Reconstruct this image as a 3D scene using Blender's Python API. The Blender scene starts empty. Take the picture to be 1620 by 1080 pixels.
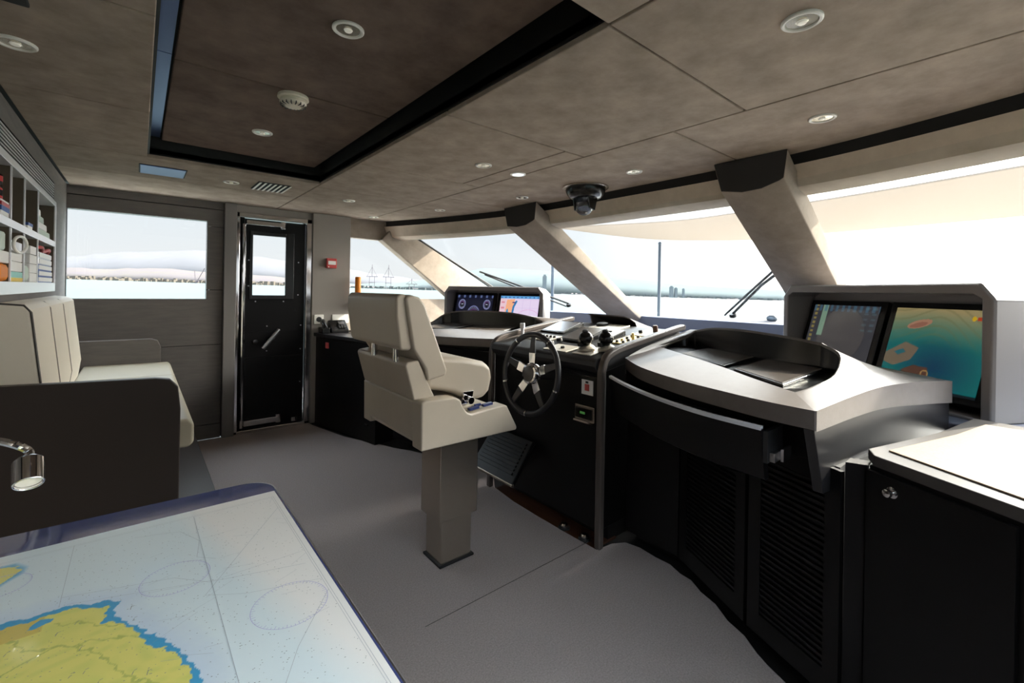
import bpy, bmesh, math, random
import numpy as np
from mathutils import Vector, Matrix

random.seed(7)
scene = bpy.context.scene
COL = scene.collection
PI = math.pi
R = math.radians

# ------------------------------------------------------------------ materials
def lin(c):
    return c / 12.92 if c <= 0.04045 else ((c + 0.055) / 1.055) ** 2.4
def rgb(r, g, b):
    return (lin(r / 255), lin(g / 255), lin(b / 255), 1.0)

def mat(name, col, rough=0.5, metal=0.0, spec=0.5, noise=None, bump=None, coat=0.0, coatr=0.05, emit=None, estr=0.0, sheen=0.0):
    """noise=(scale, second colour, detail, stretch xyz); bump=(scale, strength, distance)"""
    m = bpy.data.materials.new(name); m.use_nodes = True
    nt = m.node_tree; b = nt.nodes['Principled BSDF']
    b.inputs['Base Color'].default_value = col
    b.inputs['Roughness'].default_value = rough
    b.inputs['Metallic'].default_value = metal
    b.inputs['Specular IOR Level'].default_value = spec
    b.inputs['Coat Weight'].default_value = coat
    b.inputs['Coat Roughness'].default_value = coatr
    b.inputs['Sheen Weight'].default_value = sheen
    if emit is not None:
        b.inputs['Emission Color'].default_value = emit
        b.inputs['Emission Strength'].default_value = estr
    if noise or bump:
        tc = nt.nodes.new('ShaderNodeTexCoord')
    if noise:
        sc, c2, det, st = noise
        mp = nt.nodes.new('ShaderNodeMapping'); mp.inputs['Scale'].default_value = st
        nt.links.new(tc.outputs['Object'], mp.inputs['Vector'])
        n = nt.nodes.new('ShaderNodeTexNoise'); n.inputs['Scale'].default_value = sc
        n.inputs['Detail'].default_value = det; n.inputs['Roughness'].default_value = 0.65
        nt.links.new(mp.outputs[0], n.inputs['Vector'])
        cr = nt.nodes.new('ShaderNodeValToRGB')
        cr.color_ramp.elements[0].position = 0.32; cr.color_ramp.elements[0].color = c2
        cr.color_ramp.elements[1].position = 0.68; cr.color_ramp.elements[1].color = col
        nt.links.new(n.outputs['Fac'], cr.inputs['Fac'])
        nt.links.new(cr.outputs[0], b.inputs['Base Color'])
    if bump:
        sc, s, d = bump
        n2 = nt.nodes.new('ShaderNodeTexNoise'); n2.inputs['Scale'].default_value = sc
        n2.inputs['Detail'].default_value = 3
        nt.links.new(tc.outputs['Object'], n2.inputs['Vector'])
        bp = nt.nodes.new('ShaderNodeBump'); bp.inputs['Strength'].default_value = s
        bp.inputs['Distance'].default_value = d
        nt.links.new(n2.outputs['Fac'], bp.inputs['Height'])
        nt.links.new(bp.outputs[0], b.inputs['Normal'])
    return m

def attr_mat(name, rough=0.5, emit=0.0, coat=0.0, spec=0.5):
    m = bpy.data.materials.new(name); m.use_nodes = True
    nt = m.node_tree; b = nt.nodes['Principled BSDF']
    a = nt.nodes.new('ShaderNodeAttribute'); a.attribute_name = 'Col'
    b.inputs['Roughness'].default_value = rough
    b.inputs['Coat Weight'].default_value = coat; b.inputs['Coat Roughness'].default_value = 0.02
    b.inputs['Specular IOR Level'].default_value = spec
    if emit > 0:
        b.inputs['Base Color'].default_value = (0.01, 0.01, 0.01, 1)
        nt.links.new(a.outputs['Color'], b.inputs['Emission Color'])
        b.inputs['Emission Strength'].default_value = emit
    else:
        nt.links.new(a.outputs['Color'], b.inputs['Base Color'])
    return m

def glass_mat(name, tint, gloss=0.06):
    m = bpy.data.materials.new(name); m.use_nodes = True
    nt = m.node_tree; nt.nodes.clear()
    o = nt.nodes.new('ShaderNodeOutputMaterial'); mx = nt.nodes.new('ShaderNodeMixShader')
    t = nt.nodes.new('ShaderNodeBsdfTransparent'); t.inputs[0].default_value = tint
    g = nt.nodes.new('ShaderNodeBsdfGlossy'); g.inputs['Roughness'].default_value = 0.0
    mx.inputs[0].default_value = gloss
    nt.links.new(t.outputs[0], mx.inputs[1]); nt.links.new(g.outputs[0], mx.inputs[2])
    nt.links.new(mx.outputs[0], o.inputs[0])
    return m

M = {}
M['suede'] = mat('ceiling_suede', rgb(176, 161, 147), 0.9, noise=(7, rgb(146, 133, 121), 6, (1, 1, 1)), bump=(60, 0.15, 0.003), spec=0.15)
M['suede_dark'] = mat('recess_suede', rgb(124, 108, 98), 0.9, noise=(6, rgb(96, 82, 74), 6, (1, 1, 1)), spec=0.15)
M['void'] = mat('louvre_gap', rgb(6, 6, 7), 1.0, spec=0.0)
M['soffit'] = mat('dark_soffit', rgb(62, 60, 60), 0.9, spec=0.1)
M['sofa_black'] = mat('sofa_black_panel', rgb(58, 51, 47), 0.4, spec=0.3)
M['piping_light'] = mat('seam_thread', rgb(128, 122, 112), 0.6)
M['black'] = mat('black_gap', rgb(12, 12, 13), 0.6)
M['lacquer'] = mat('black_lacquer', rgb(16, 15, 16), 0.34, spec=0.25, noise=(4, rgb(13, 12, 13), 3, (1, 1, 1)))
M['lacquer_gloss'] = mat('gloss_black_panel', rgb(30, 29, 31), 0.33, spec=0.5)
M['black_leather'] = mat('black_leather', rgb(34, 34, 36), 0.45, bump=(300, 0.2, 0.001))
M['grey_panel'] = mat('grey_wall_panel', rgb(116, 111, 107), 0.65, noise=(5, rgb(104, 100, 98), 4, (1, 1, 8)), spec=0.3)
M['trim_grey'] = mat('grey_trim', rgb(128, 124, 122), 0.5, spec=0.3)
M['post_grey'] = mat('beige_grey_post', rgb(150, 144, 138), 0.6, spec=0.2)
M['pillar'] = mat('pillar_suede', rgb(158, 146, 134), 0.85, noise=(9, rgb(138, 127, 116), 6, (1, 1, 1)), spec=0.15)
M['header'] = mat('header_suede', rgb(206, 192, 176), 0.85, noise=(9, rgb(190, 176, 160), 6, (1, 1, 1)), spec=0.15)
M['carpet'] = mat('grey_carpet', rgb(178, 167, 164), 0.95, noise=(160, rgb(150, 141, 138), 4, (1, 1, 1)), bump=(350, 0.5, 0.004), spec=0.1)
M['sole'] = mat('dark_floor', rgb(18, 17, 17), 0.6)
M['wood'] = mat('brown_wood', rgb(86, 52, 34), 0.45, noise=(6, rgb(60, 35, 22), 5, (12, 1, 1)))
M['leather'] = mat('taupe_leather', rgb(198, 187, 171), 0.37, spec=0.45, bump=(220, 0.12, 0.001), noise=(3, rgb(190, 179, 163), 3, (1, 1, 1)))
M['cream'] = mat('cream_leather', rgb(226, 218, 202), 0.45, spec=0.4, bump=(60, 0.1, 0.002))
M['seat'] = mat('olive_cream_leather', rgb(176, 168, 148), 0.45, spec=0.3, bump=(60, 0.1, 0.002))
M['piping'] = mat('dark_piping', rgb(70, 66, 62), 0.5)
M['hood'] = mat('hood_leather', rgb(108, 101, 98), 0.34, spec=0.6, bump=(420, 0.35, 0.0012), noise=(30, rgb(102, 95, 91), 4, (1, 1, 1)))
M['trim_leather'] = mat('dark_trim_leather', rgb(84, 76, 72), 0.4, spec=0.5, bump=(420, 0.3, 0.001))
M['well'] = mat('gloss_black_well', rgb(14, 15, 17), 0.22, spec=0.5)
M['dash'] = mat('dash_leather', rgb(86, 90, 104), 0.55, spec=0.3, bump=(420, 0.2, 0.001))
M['pod'] = mat('pod_leather', rgb(122, 118, 118), 0.45, spec=0.4, bump=(420, 0.25, 0.001))
M['steel'] = mat('brushed_steel', rgb(172, 161, 148), 0.26, 0.8)
M['chrome'] = mat('chrome', rgb(225, 225, 228), 0.08, 1.0)
M['satin'] = mat('satin_metal', rgb(200, 200, 204), 0.3, 1.0)
M['bezel'] = mat('screen_bezel', rgb(16, 17, 19), 0.25, spec=0.5)
M['screen_off'] = mat('dark_screen', rgb(88, 82, 78), 0.18, spec=0.5)
M['screen_matte'] = mat('grey_screen', rgb(70, 68, 68), 0.22, spec=0.5)
M['edge_highlight'] = mat('painted_edge_highlight', rgb(222, 226, 232), 0.4)  # sky highlight along the metal drawer edge, put into the strip colour
M['white'] = mat('white_plastic', rgb(236, 233, 226), 0.4)
M['cream_plastic'] = mat('cream_plastic', rgb(232, 224, 205), 0.45)
M['red'] = mat('red_plastic', rgb(190, 40, 42), 0.4)
M['red_soft'] = mat('red_call_point', rgb(196, 74, 72), 0.45)
M['orange'] = mat('orange_plastic', rgb(240, 140, 30), 0.5)
M['yellow'] = mat('yellow_card', rgb(235, 200, 60), 0.5)
M['teal'] = mat('teal_card', rgb(150, 214, 204), 0.5)
M['blue'] = mat('blue_card', rgb(60, 92, 160), 0.5)
M['blue_button'] = mat('blue_button', rgb(48, 60, 110), 0.3)
M['paper'] = mat('white_paper', rgb(244, 243, 240), 0.6)
M['cloth'] = mat('pale_cloth', rgb(206, 220, 210), 0.8)
M['shelf'] = mat('shelf_white', rgb(235, 236, 240), 0.25)
M['niche'] = mat('niche_taupe', rgb(92, 82, 68), 0.6)
M['bluegrey'] = mat('blue_grey_metal', rgb(84, 106, 156), 0.3, 0.5)
M['panel_metal'] = mat('control_plate', rgb(196, 190, 178), 0.3, 0.5)
M['brass_plate'] = mat('yellow_control_plate', rgb(214, 196, 140), 0.35, 0.3)
M['ball'] = mat('black_ball', rgb(14, 14, 15), 0.25)
M['rubber'] = mat('black_rubber', rgb(24, 24, 25), 0.6)
M['grip'] = mat('wheel_grip', rgb(40, 40, 44), 0.38)
M['reflector'] = mat('lamp_reflector', rgb(215, 208, 190), 0.25, 0.9)
M['counter'] = mat('counter_leather', rgb(132, 114, 94), 0.65, bump=(160, 0.5, 0.002), noise=(120, rgb(118, 101, 82), 4, (1, 1, 1)))
M['counter_edge'] = mat('counter_edge', rgb(64, 60, 58), 0.45, spec=0.4)
M['glass'] = glass_mat('window_glass', (0.97, 0.985, 0.985, 1), 0.012)
M['dome'] = glass_mat('smoked_dome', (0.35, 0.36, 0.38, 1), 0.12)
M['lamp_glow'] = mat('lamp_glow', rgb(255, 250, 235), 0.4, emit=(1, 0.96, 0.88, 1), estr=0.02)
M['sensor_glow'] = mat('sensor_glow', rgb(225, 240, 255), 0.3, emit=(0.85, 0.93, 1, 1), estr=0.2)
M['green_led'] = mat('green_display', rgb(20, 60, 20), 0.3, emit=(0.2, 0.6, 0.15, 1), estr=0.03)
M['sea'] = mat('sea_water', rgb(48, 57, 53), 0.4, noise=(0.03, rgb(44, 54, 50), 6, (1, 3, 1)), bump=(0.6, 0.12, 0.4), spec=0.14)
M['hill'] = mat('hazy_hill', rgb(71, 76, 73), 0.95, noise=(0.01, rgb(68, 72, 73), 6, (1, 1, 1)), spec=0)
M['hill_pale'] = mat('hazy_pale_hill', rgb(74, 73, 75), 0.95, noise=(0.01, rgb(72, 71, 72), 6, (1, 1, 1)), spec=0)
M['hill_pink'] = mat('hazy_pink_hill', rgb(72, 67, 69), 0.95, noise=(0.012, rgb(74, 70, 66), 6, (1, 1, 3)), spec=0)
M['town'] = mat('hazy_town', rgb(80, 76, 69), 0.95, noise=(0.12, rgb(66, 61, 56), 6, (1, 1, 3)), spec=0)
M['town_far'] = mat('far_town', rgb(64, 68, 66), 0.95, noise=(0.08, rgb(56, 61, 63), 6, (1, 1, 3)), spec=0)
M['tower'] = mat('hazy_tower', rgb(80, 86, 89), 0.9, spec=0)
M['crane'] = mat('hazy_crane', rgb(80, 75, 79), 0.9, spec=0)
def cloth_mat(name, col, tr):
    m = bpy.data.materials.new(name); m.use_nodes = True
    nt = m.node_tree; nt.nodes.clear()
    o = nt.nodes.new('ShaderNodeOutputMaterial'); mx = nt.nodes.new('ShaderNodeMixShader')
    d = nt.nodes.new('ShaderNodeBsdfDiffuse'); d.inputs[0].default_value = col
    t = nt.nodes.new('ShaderNodeBsdfTranslucent'); t.inputs[0].default_value = col
    mx.inputs[0].default_value = tr
    nt.links.new(d.outputs[0], mx.inputs[1]); nt.links.new(t.outputs[0], mx.inputs[2]); nt.links.new(mx.outputs[0], o.inputs[0])
    return m
M['awning'] = cloth_mat('cream_awning', rgb(138, 129, 121), 0.4)
M['pole'] = mat('blue_grey_pole', rgb(54, 64, 76), 0.4, 0.3)
M['deck'] = mat('white_deck', rgb(225, 222, 214), 0.6)
M['white_cover'] = mat('white_cover', rgb(92, 92, 98), 0.7)

# ------------------------------------------------------------------ mesh builder
class MB:
    def __init__(s):
        s.v = []; s.f = []; s.m = []
    def add(s, vs, fs, mi=0):
        b = len(s.v); s.v += [tuple(p) for p in vs]
        s.f += [tuple(i + b for i in f) for f in fs]; s.m += [mi] * len(fs); return s
    def box(s, x0, x1, y0, y1, z0, z1, mi=0):
        return s.add([(x0,y0,z0),(x1,y0,z0),(x1,y1,z0),(x0,y1,z0),(x0,y0,z1),(x1,y0,z1),(x1,y1,z1),(x0,y1,z1)],
                     [(3,2,1,0),(4,5,6,7),(0,1,5,4),(1,2,6,5),(2,3,7,6),(3,0,4,7)], mi)
    def obox(s, c, ax, ay, az, mi=0):
        c, ax, ay, az = Vector(c), Vector(ax), Vector(ay), Vector(az)
        vs = [c+i*ax+j*ay+k*az for k in (-1,1) for (i,j) in ((-1,-1),(1,-1),(1,1),(-1,1))]
        return s.add(vs, [(3,2,1,0),(4,5,6,7),(0,1,5,4),(1,2,6,5),(2,3,7,6),(3,0,4,7)], mi)
    def prism(s, pts, ext, mi=0):
        """closed polygon of 3-D points pushed along ext"""
        n = len(pts); e = Vector(ext); a = [Vector(p) for p in pts]
        nrm = Vector((0,0,0))
        for i in range(n): nrm += a[i].cross(a[(i+1) % n])
        if nrm.dot(e) > 0: a = a[::-1]
        vs = a + [p + e for p in a]
        fs = [tuple(range(n)), tuple(range(2*n-1, n-1, -1))]
        fs += [(i, n+i, n+(i+1) % n, (i+1) % n) for i in range(n)]
        return s.add(vs, fs, mi)
    def plan(s, poly, z0, z1, mi=0):
        return s.prism([(x, y, z0) for x, y in poly], (0, 0, z1 - z0), mi)
    def poly(s, pts, mi=0):
        return s.add(pts, [tuple(range(len(pts)))], mi)
    def loft(s, secs, closed=True, cap0=True, cap1=True, mi=0):
        n = len(secs[0]); b = len(s.v)
        for sec in secs: s.v += [tuple(p) for p in sec]
        for i in range(len(secs)-1):
            for j in range(n if closed else n-1):
                k = (j+1) % n
                s.f.append((b+i*n+j, b+i*n+k, b+(i+1)*n+k, b+(i+1)*n+j)); s.m.append(mi)
        if closed and cap0: s.f.append(tuple(b+j for j in range(n-1,-1,-1))); s.m.append(mi)
        if closed and cap1: s.f.append(tuple(b+(len(secs)-1)*n+j for j in range(n))); s.m.append(mi)
        return s
    def tube(s, pts, r, seg=10, cap=True, mi=0, flat=None):
        pts = [Vector(p) for p in pts]; secs = []
        rr = r if isinstance(r, (list, tuple)) else [r]*len(pts)
        prev = None
        for i, p in enumerate(pts):
            d = (pts[min(i+1, len(pts)-1)] - pts[max(i-1, 0)]).normalized()
            if prev is None:
                a = d.orthogonal().normalized()
            else:
                a = (prev - d*prev.dot(d)); a = a.normalized() if a.length > 1e-6 else d.orthogonal().normalized()
            prev = a; b = d.cross(a)
            secs.append([p + rr[i]*(math.cos(2*PI*k/seg)*a + math.sin(2*PI*k/seg)*b) for k in range(seg)])
        return s.loft(secs, True, cap, cap, mi)
    def cyl(s, p0, p1, r0, r1=None, seg=24, mi=0):
        return s.tube([p0, p1], [r0, r0 if r1 is None else r1], seg, True, mi)
    def lathe(s, prof, o, axis=(0,0,1), seg=32, mi=0):
        """profile of (radius, height along axis)"""
        d = Vector(axis).normalized(); a = d.orthogonal().normalized(); b = d.cross(a); o = Vector(o)
        secs = [[o + d*h + max(r, 1e-5)*(math.cos(2*PI*k/seg)*a + math.sin(2*PI*k/seg)*b) for k in range(seg)] for r, h in prof]
        return s.loft(secs, True, True, True, mi)
    def sphere(s, c, r, sx=1, sy=1, sz=1, seg=20, mi=0):
        secs = []
        for i in range(1, 12):
            t = PI*i/12
            secs.append([(c[0]+sx*r*math.sin(t)*math.cos(2*PI*k/seg), c[1]+sy*r*math.sin(t)*math.sin(2*PI*k/seg), c[2]-sz*r*math.cos(t)) for k in range(seg)])
        return s.loft(secs, True, True, True, mi)
    def torus(s, c, axis, R0, r, seg=48, rs=12, mi=0, a0=0, a1=2*PI):
        d = Vector(axis).normalized(); a = Vector((0,0,1)); a = (a - d*a.dot(d))
        a = a.normalized() if a.length > 1e-4 else d.orthogonal().normalized()
        b = d.cross(a); c = Vector(c); full = abs(a1-a0-2*PI) < 1e-6
        n = seg if full else seg+1; base = len(s.v)
        for i in range(n):
            t = a0 + (a1-a0)*i/seg; u = math.cos(t)*a + math.sin(t)*b
            for k in range(rs):
                p = 2*PI*k/rs
                s.v.append(tuple(c + u*(R0 + r*math.cos(p)) + d*r*math.sin(p)))
        for i in range(seg if full else seg):
            i2 = (i+1) % n
            for k in range(rs):
                k2 = (k+1) % rs
                s.f.append((base+i*rs+k, base+i2*rs+k, base+i2*rs+k2, base+i*rs+k2)); s.m.append(mi)
        return s
    def build(s, name, m, parent=None, bev=0, seg=2, sharp=35, sub=0, fix=True):
        me = bpy.data.meshes.new(name)
        o3 = Vector((0,0,0)); p = parent
        while p is not None: o3 += p.location; p = p.parent
        me.from_pydata([tuple(Vector(v) - o3) for v in s.v], [], s.f)
        ms = m if isinstance(m, (list, tuple)) else [m]
        for x in ms: me.materials.append(M[x] if isinstance(x, str) else x)
        me.polygons.foreach_set('material_index', s.m)
        if fix:
            bm = bmesh.new(); bm.from_mesh(me); bmesh.ops.recalc_face_normals(bm, faces=bm.faces); bm.to_mesh(me); bm.free()
        me.polygons.foreach_set('use_smooth', [True]*len(me.polygons))
        me.set_sharp_from_angle(angle=R(sharp))
        me.update()
        ob = bpy.data.objects.new(name, me); COL.objects.link(ob)
        if parent is not None: ob.parent = parent
        if bev > 0:
            b = ob.modifiers.new('bevel', 'BEVEL'); b.width = bev; b.segments = seg
            b.limit_method = 'ANGLE'; b.angle_limit = R(40); b.harden_normals = True
        if sub:
            b = ob.modifiers.new('sub', 'SUBSURF'); b.levels = sub; b.render_levels = sub
        return ob

def tag(o, label=None, cat=None, group=None, kind=None):
    if label: o['label'] = label
    if cat: o['category'] = cat
    if group: o['group'] = group
    if kind: o['kind'] = kind
    return o
def thing(name, label, cat, loc=(0,0,0), group=None):
    o = bpy.data.objects.new(name, None); COL.objects.link(o); o.location = loc
    o.empty_display_size = 0.05
    return tag(o, label, cat, group)
def struct_root(name, loc=(0,0,0)):
    o = bpy.data.objects.new(name, None); COL.objects.link(o); o.location = loc; o['kind'] = 'structure'; return o
def struct(o):
    o['kind'] = 'structure'; return o
def dup(o, loc, label=None, parent=None):
    c = o.copy(); COL.objects.link(c)
    if parent is None: c.location = loc
    else: c.parent = parent
    if label: c['label'] = label
    for ch in list(o.children): dup(ch, None, None, c)
    return c

def grid_picture(name, P, fn, nu, nv, m, parent=None):
    """flat sheet with one colour per vertex: P(u,v) -> point, fn(U,V arrays) -> rgb array (sRGB 0..255)"""
    U, V = np.meshgrid(np.linspace(0, 1, nu), np.linspace(0, 1, nv), indexing='ij')
    p00, p10, p01, p11 = [np.array(P(a, b), float) for a, b in ((0,0),(1,0),(0,1),(1,1))]
    pts = ((1-U)*(1-V))[..., None]*p00 + (U*(1-V))[..., None]*p10 + ((1-U)*V)[..., None]*p01 + (U*V)[..., None]*p11
    o3 = Vector((0,0,0)); p = parent
    while p is not None: o3 += p.location; p = p.parent
    pts = pts.reshape(-1, 3) - np.array(o3)
    idx = np.arange(nu*nv).reshape(nu, nv)
    f = np.stack([idx[:-1,:-1], idx[1:,:-1], idx[1:,1:], idx[:-1,1:]], -1).reshape(-1, 4)
    me = bpy.data.meshes.new(name); me.from_pydata(pts.tolist(), [], f.tolist())
    c = np.clip(fn(U, V).reshape(-1, 3)/255.0, 0, 1)
    c = np.where(c <= 0.04045, c/12.92, ((c+0.055)/1.055)**2.4)
    c4 = np.concatenate([c, np.ones((len(c), 1))], 1).astype(np.float32)
    at = me.color_attributes.new('Col', 'FLOAT_COLOR', 'POINT'); at.data.foreach_set('color', c4.ravel())
    me.materials.append(m)
    ob = bpy.data.objects.new(name, me); COL.objects.link(ob)
    if parent is not None: ob.parent = parent
    return ob
def inside(poly, X, Y):
    r = np.zeros(X.shape, bool); n = len(poly)
    for i in range(n):
        x0, y0 = poly[i]; x1, y1 = poly[(i+1) % n]
        if y0 == y1: continue
        c = ((y0 > Y) != (y1 > Y)) & (X < (x1-x0)*(Y-y0)/(y1-y0) + x0)
        r ^= c
    return r
def dist_seg(pts, X, Y):
    d = np.full(X.shape, 1e9)
    for (x0, y0), (x1, y1) in zip(pts[:-1], pts[1:]):
        L = (x1-x0)**2 + (y1-y0)**2 + 1e-12
        t = np.clip(((X-x0)*(x1-x0) + (Y-y0)*(y1-y0))/L, 0, 1)
        d = np.minimum(d, np.hypot(X-x0-t*(x1-x0), Y-y0-t*(y1-y0)))
    return d
def crom(pts, n, closed=False):
    P = [Vector(p) for p in pts]; N = len(P); out = []
    for i in range(N if closed else N-1):
        g = (lambda k: P[k % N]) if closed else (lambda k: P[max(0, min(N-1, k))])
        a, b, c, d = g(i-1), g(i), g(i+1), g(i+2)
        for k in range(n):
            t = k/n
            out.append(0.5*((2*b) + (c-a)*t + (2*a-5*b+4*c-d)*t*t + (3*b-a-3*c+d)*t**3))
    if not closed: out.append(P[-1])
    return out

# ------------------------------------------------------------------ camera
# room axes: X towards the bow, Y towards port, Z up; the camera stands in the aft starboard corner
cam_d = bpy.data.cameras.new('camera'); cam = bpy.data.objects.new('camera', cam_d); COL.objects.link(cam)
cam_d.sensor_fit = 'HORIZONTAL'; cam_d.sensor_width = 36.0; cam_d.lens = 708.0/1620*36
cam_d.shift_y = -(540-461)/1620; cam_d.clip_start = 0.02; cam_d.clip_end = 8000
ZC = 1.35; YAW = R(39.8); ROLL = R(1.0)
fw = Vector((math.sin(YAW), math.cos(YAW), 0)); rt = Vector((fw.y, -fw.x, 0)); up = Vector((0,0,1))
r2 = rt*math.cos(ROLL) + up*math.sin(ROLL); u2 = up*math.cos(ROLL) - rt*math.sin(ROLL)
mw = Matrix.Identity(4)
for i in range(3): mw[i][0] = r2[i]; mw[i][1] = u2[i]; mw[i][2] = -fw[i]
mw[2][3] = ZC
cam.matrix_world = mw
scene.camera = cam
M['table_glass'] = mat('table_glass', rgb(66, 76, 122), 0.06, spec=0.8, coat=1.0)  # blue reflection in the table border is put into its base colour
# ------------------------------------------------------------------ the room shell
PORT, STBD, AFT, CEIL = 4.75, -0.79, -0.43, 2.10

fl = MB().box(-1.3, 4.2, -0.95, 4.95, -0.08, -0.012).build('floor', 'sole'); struct(fl)
edge = [(0.40,4.74),(1.325,4.74),(1.335,4.64),(1.40,4.36),(1.46,4.11),(1.55,3.90),(1.63,3.73),(1.69,3.57),(1.77,3.43),(1.88,3.16),(1.99,2.90),(2.07,2.72),
        (1.99,2.56),(1.905,2.434),(1.875,2.2),(1.868,1.966),(1.866,1.7),(1.872,1.512),(1.98,1.50),(2.05,1.46),(2.07,1.38),(2.06,1.28),(2.064,1.2),(2.035,1.13),(2.03,1.07),
        (1.985,1.0),(1.96,0.92),(1.90,0.84),(1.87,0.76),(1.815,0.69),(1.79,0.645),(1.755,0.566),(1.70,0.44),(1.58,0.1),(1.50,-0.2),(1.45,-0.78),(-1.2,-0.78),(-1.2,2.3),(0.40,2.3)]
ca = MB().plan(edge, -0.012, 0.0).build('carpet', 'carpet', bev=0.006)
struct(ca); ca['label'] = 'grey carpet with wavy cut edge'
MB().box(0.9, 1.9, 1.585, 1.588, -0.001, 0.0006).build('carpet_seam', 'piping', ca)
wd = MB().box(1.80, 2.06, 1.53, 2.43, -0.012, -0.004).build('trim_1', 'wood'); struct(wd)

# ceiling: dark backing slab, cloth covered panels, raised tray with its own panels
ce = struct_root('ceiling', (1.0, 2.0, CEIL))
bk = MB()
bk.box(-1.3, 0.035, -0.95, 4.95, CEIL+0.02, CEIL+0.06).box(1.0, 2.9, -0.95, 4.95, CEIL+0.02, CEIL+0.06)
bk.box(0.035, 1.0, -0.95, 0.80, CEIL+0.02, CEIL+0.06).box(0.035, 1.0, 3.40, 4.95, CEIL+0.02, CEIL+0.06)
bk.build('backing', 'black', ce)
cap = MB().box(-0.05, 1.09, 0.72, 3.48, 2.26, 2.30)
cap.box(1.0, 1.02, 0.79, 3.41, CEIL+0.03, 2.26).box(0.015, 0.035, 0.79, 3.41, CEIL+0.03, 2.26).box(0.0, 1.02, 3.40, 3.42, CEIL+0.03, 2.26).box(0.0, 1.02, 0.78, 0.80, CEIL+0.03, 2.26)
cap.build('tray', 'black', ce)
g = 0.0045
def panel(x0, x1, y0, y1, z=CEIL, m='suede', t=0.022, poly=None):
    b = MB()
    if poly: b.plan(poly, z, z+t)
    else: b.box(x0+g, x1-g, y0+g, y1-g, z, z+t)
    return b.build('ceiling_panel', m, ce, bev=0.004)
for y0, y1 in ((-0.8, 0.8), (0.8, 1.61), (1.61, 2.52), (2.52, 3.39)): panel(-0.42, 0.03, y0, y1)
panel(-0.95, -0.423, -0.8, 2.45)
panel(-0.42, 1.0, 3.39, 4.03); panel(-0.42, 1.0, 4.03, 4.80)
panel(0.03, 1.0, -0.8, 0.8)
panel(1.0, 1.885, -0.8, 0.8); panel(1.0, 1.885, 0.8, 1.66); panel(1.0, 1.735, 1.66, 2.65); panel(1.735, 1.885, 1.66, 2.65)
panel(1.0, 1.885, 2.65, 3.49); panel(1.0, 1.885, 3.49, 4.80)
RIM = [(2.06,4.80),(2.40,3.95),(2.60,3.2),(2.655,2.6),(2.66,1.98),(2.66,1.26),(2.62,0.72),(2.45,0.07),(2.14,-0.80)]
rim = [tuple(p) for p in crom([(x, y, 0) for x, y in RIM], 5)]
def rim_x(y):
    for a, b in zip(rim[:-1], rim[1:]):
        if a[1] >= y >= b[1]: return a[0] + (b[0]-a[0])*(a[1]-y)/(a[1]-b[1])
    return rim[0][0] if y > rim[0][1] else rim[-1][0]
for y0, y1 in ((-0.8, 1.12), (1.12, 3.15), (3.15, 4.80)):
    ys = [y0+g+(y1-y0-2*g)*k/16 for k in range(17)]
    panel(0,0,0,0, poly=[(1.888, y0+g)] + [(rim_x(y), y) for y in ys] + [(1.888, y1-g)])
for y0, y1 in ((0.86, 2.115), (2.115, 3.34)): panel(0.085, 0.945, y0, y1, 2.20, 'suede_dark')
MB().box(0.037, 0.082, 0.85, 2.10, 2.212, 2.225).box(0.037, 0.082, 2.106, 3.33, 2.212, 2.225).build('tray_trim', 'bluegrey', ce)

# port bulkhead (panels round the big window, door post, post right of the door)
wp = struct_root('wall_port', (0.5, PORT, 0))
b = MB(); T = PORT
b.box(0.66, 0.70, T+0.05, T+0.10, 0, 2.1).box(1.265, 1.72, T+0.05, T+0.10, 0, 2.1).box(0.68, 1.3, T+0.05, T+0.10, 1.98, 2.1).box(0.68, 1.3, T+0.0, T+0.10, -0.05, 0.03)
b.box(-1.0, 0.68, T+0.03, T+0.05, 0, 1.20).box(-1.0, -0.45, T+0.03, T+0.05, 1.2, 2.1).box(0.48, 0.68, T+0.03, T+0.05, 1.2, 2.1).box(-0.46, 0.5, T+0.03, T+0.05, 1.94, 2.1)
b.build('backing', 'black', wp)
b = MB(); X0, X1, WX0, WX1 = -0.80, 0.575, -0.43, 0.455
b.box(X0, X1, T, T+0.03, 0, 0.125).box(X0, X1, T, T+0.03, 0.131, 0.83).box(X0, X1, T, T+0.03, 0.836, 1.238)
for a, c in ((X0, WX0), (WX1, X1)):
    b.box(a, c, T, T+0.03, 1.238, 1.315).box(a, c, T, T+0.03, 1.321, 1.875).box(a, c, T, T+0.03, 1.881, 1.925)
b.box(X0, X1, T, T+0.03, 1.925, 2.03).box(X0, X1, T, T+0.03, 2.036, 2.105)
b.build('wall_panelling', 'grey_panel', wp)
MB().box(0.58, 0.672, T-0.05, T+0.04, 0, 2.1).build('door_post', 'trim_grey', wp, bev=0.004)
b = MB().box(0.672, 1.32, T-0.01, T+0.06, 2.03, 2.1).box(1.325, 1.702, T-0.045, T+0.06, 0.0, 2.1)
b.build('corner_post', 'post_grey', wp, bev=0.006)
b = MB()
b.prism([(1.70, T, 1.896), (2.034, T, 1.891), (2.26, T, 2.1), (1.70, T, 2.1)], (0, 0.08, 0))
b.prism([(1.70, T, 0.0), (3.95, T, 0.0), (3.95, T, 1.14), (2.95, T, 1.24), (1.70, T, 1.255)], (0, 0.08, 0))
b.build('side_window_surround', 'pillar', wp)
w = struct_root('window_1', (0, T, 1.24))
b = MB()
b.box(WX0-0.02, WX0, T+0.03, T+0.09, 1.22, 1.945).box(WX1, WX1+0.02, T+0.03, T+0.09, 1.22, 1.945).box(WX0-0.02, WX1+0.02, T+0.03, T+0.09, 1.218, 1.238).box(WX0-0.02, WX1+0.02, T+0.03, T+0.09, 1.925, 1.945)
b.build('window_frame', 'bezel', w)
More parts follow.
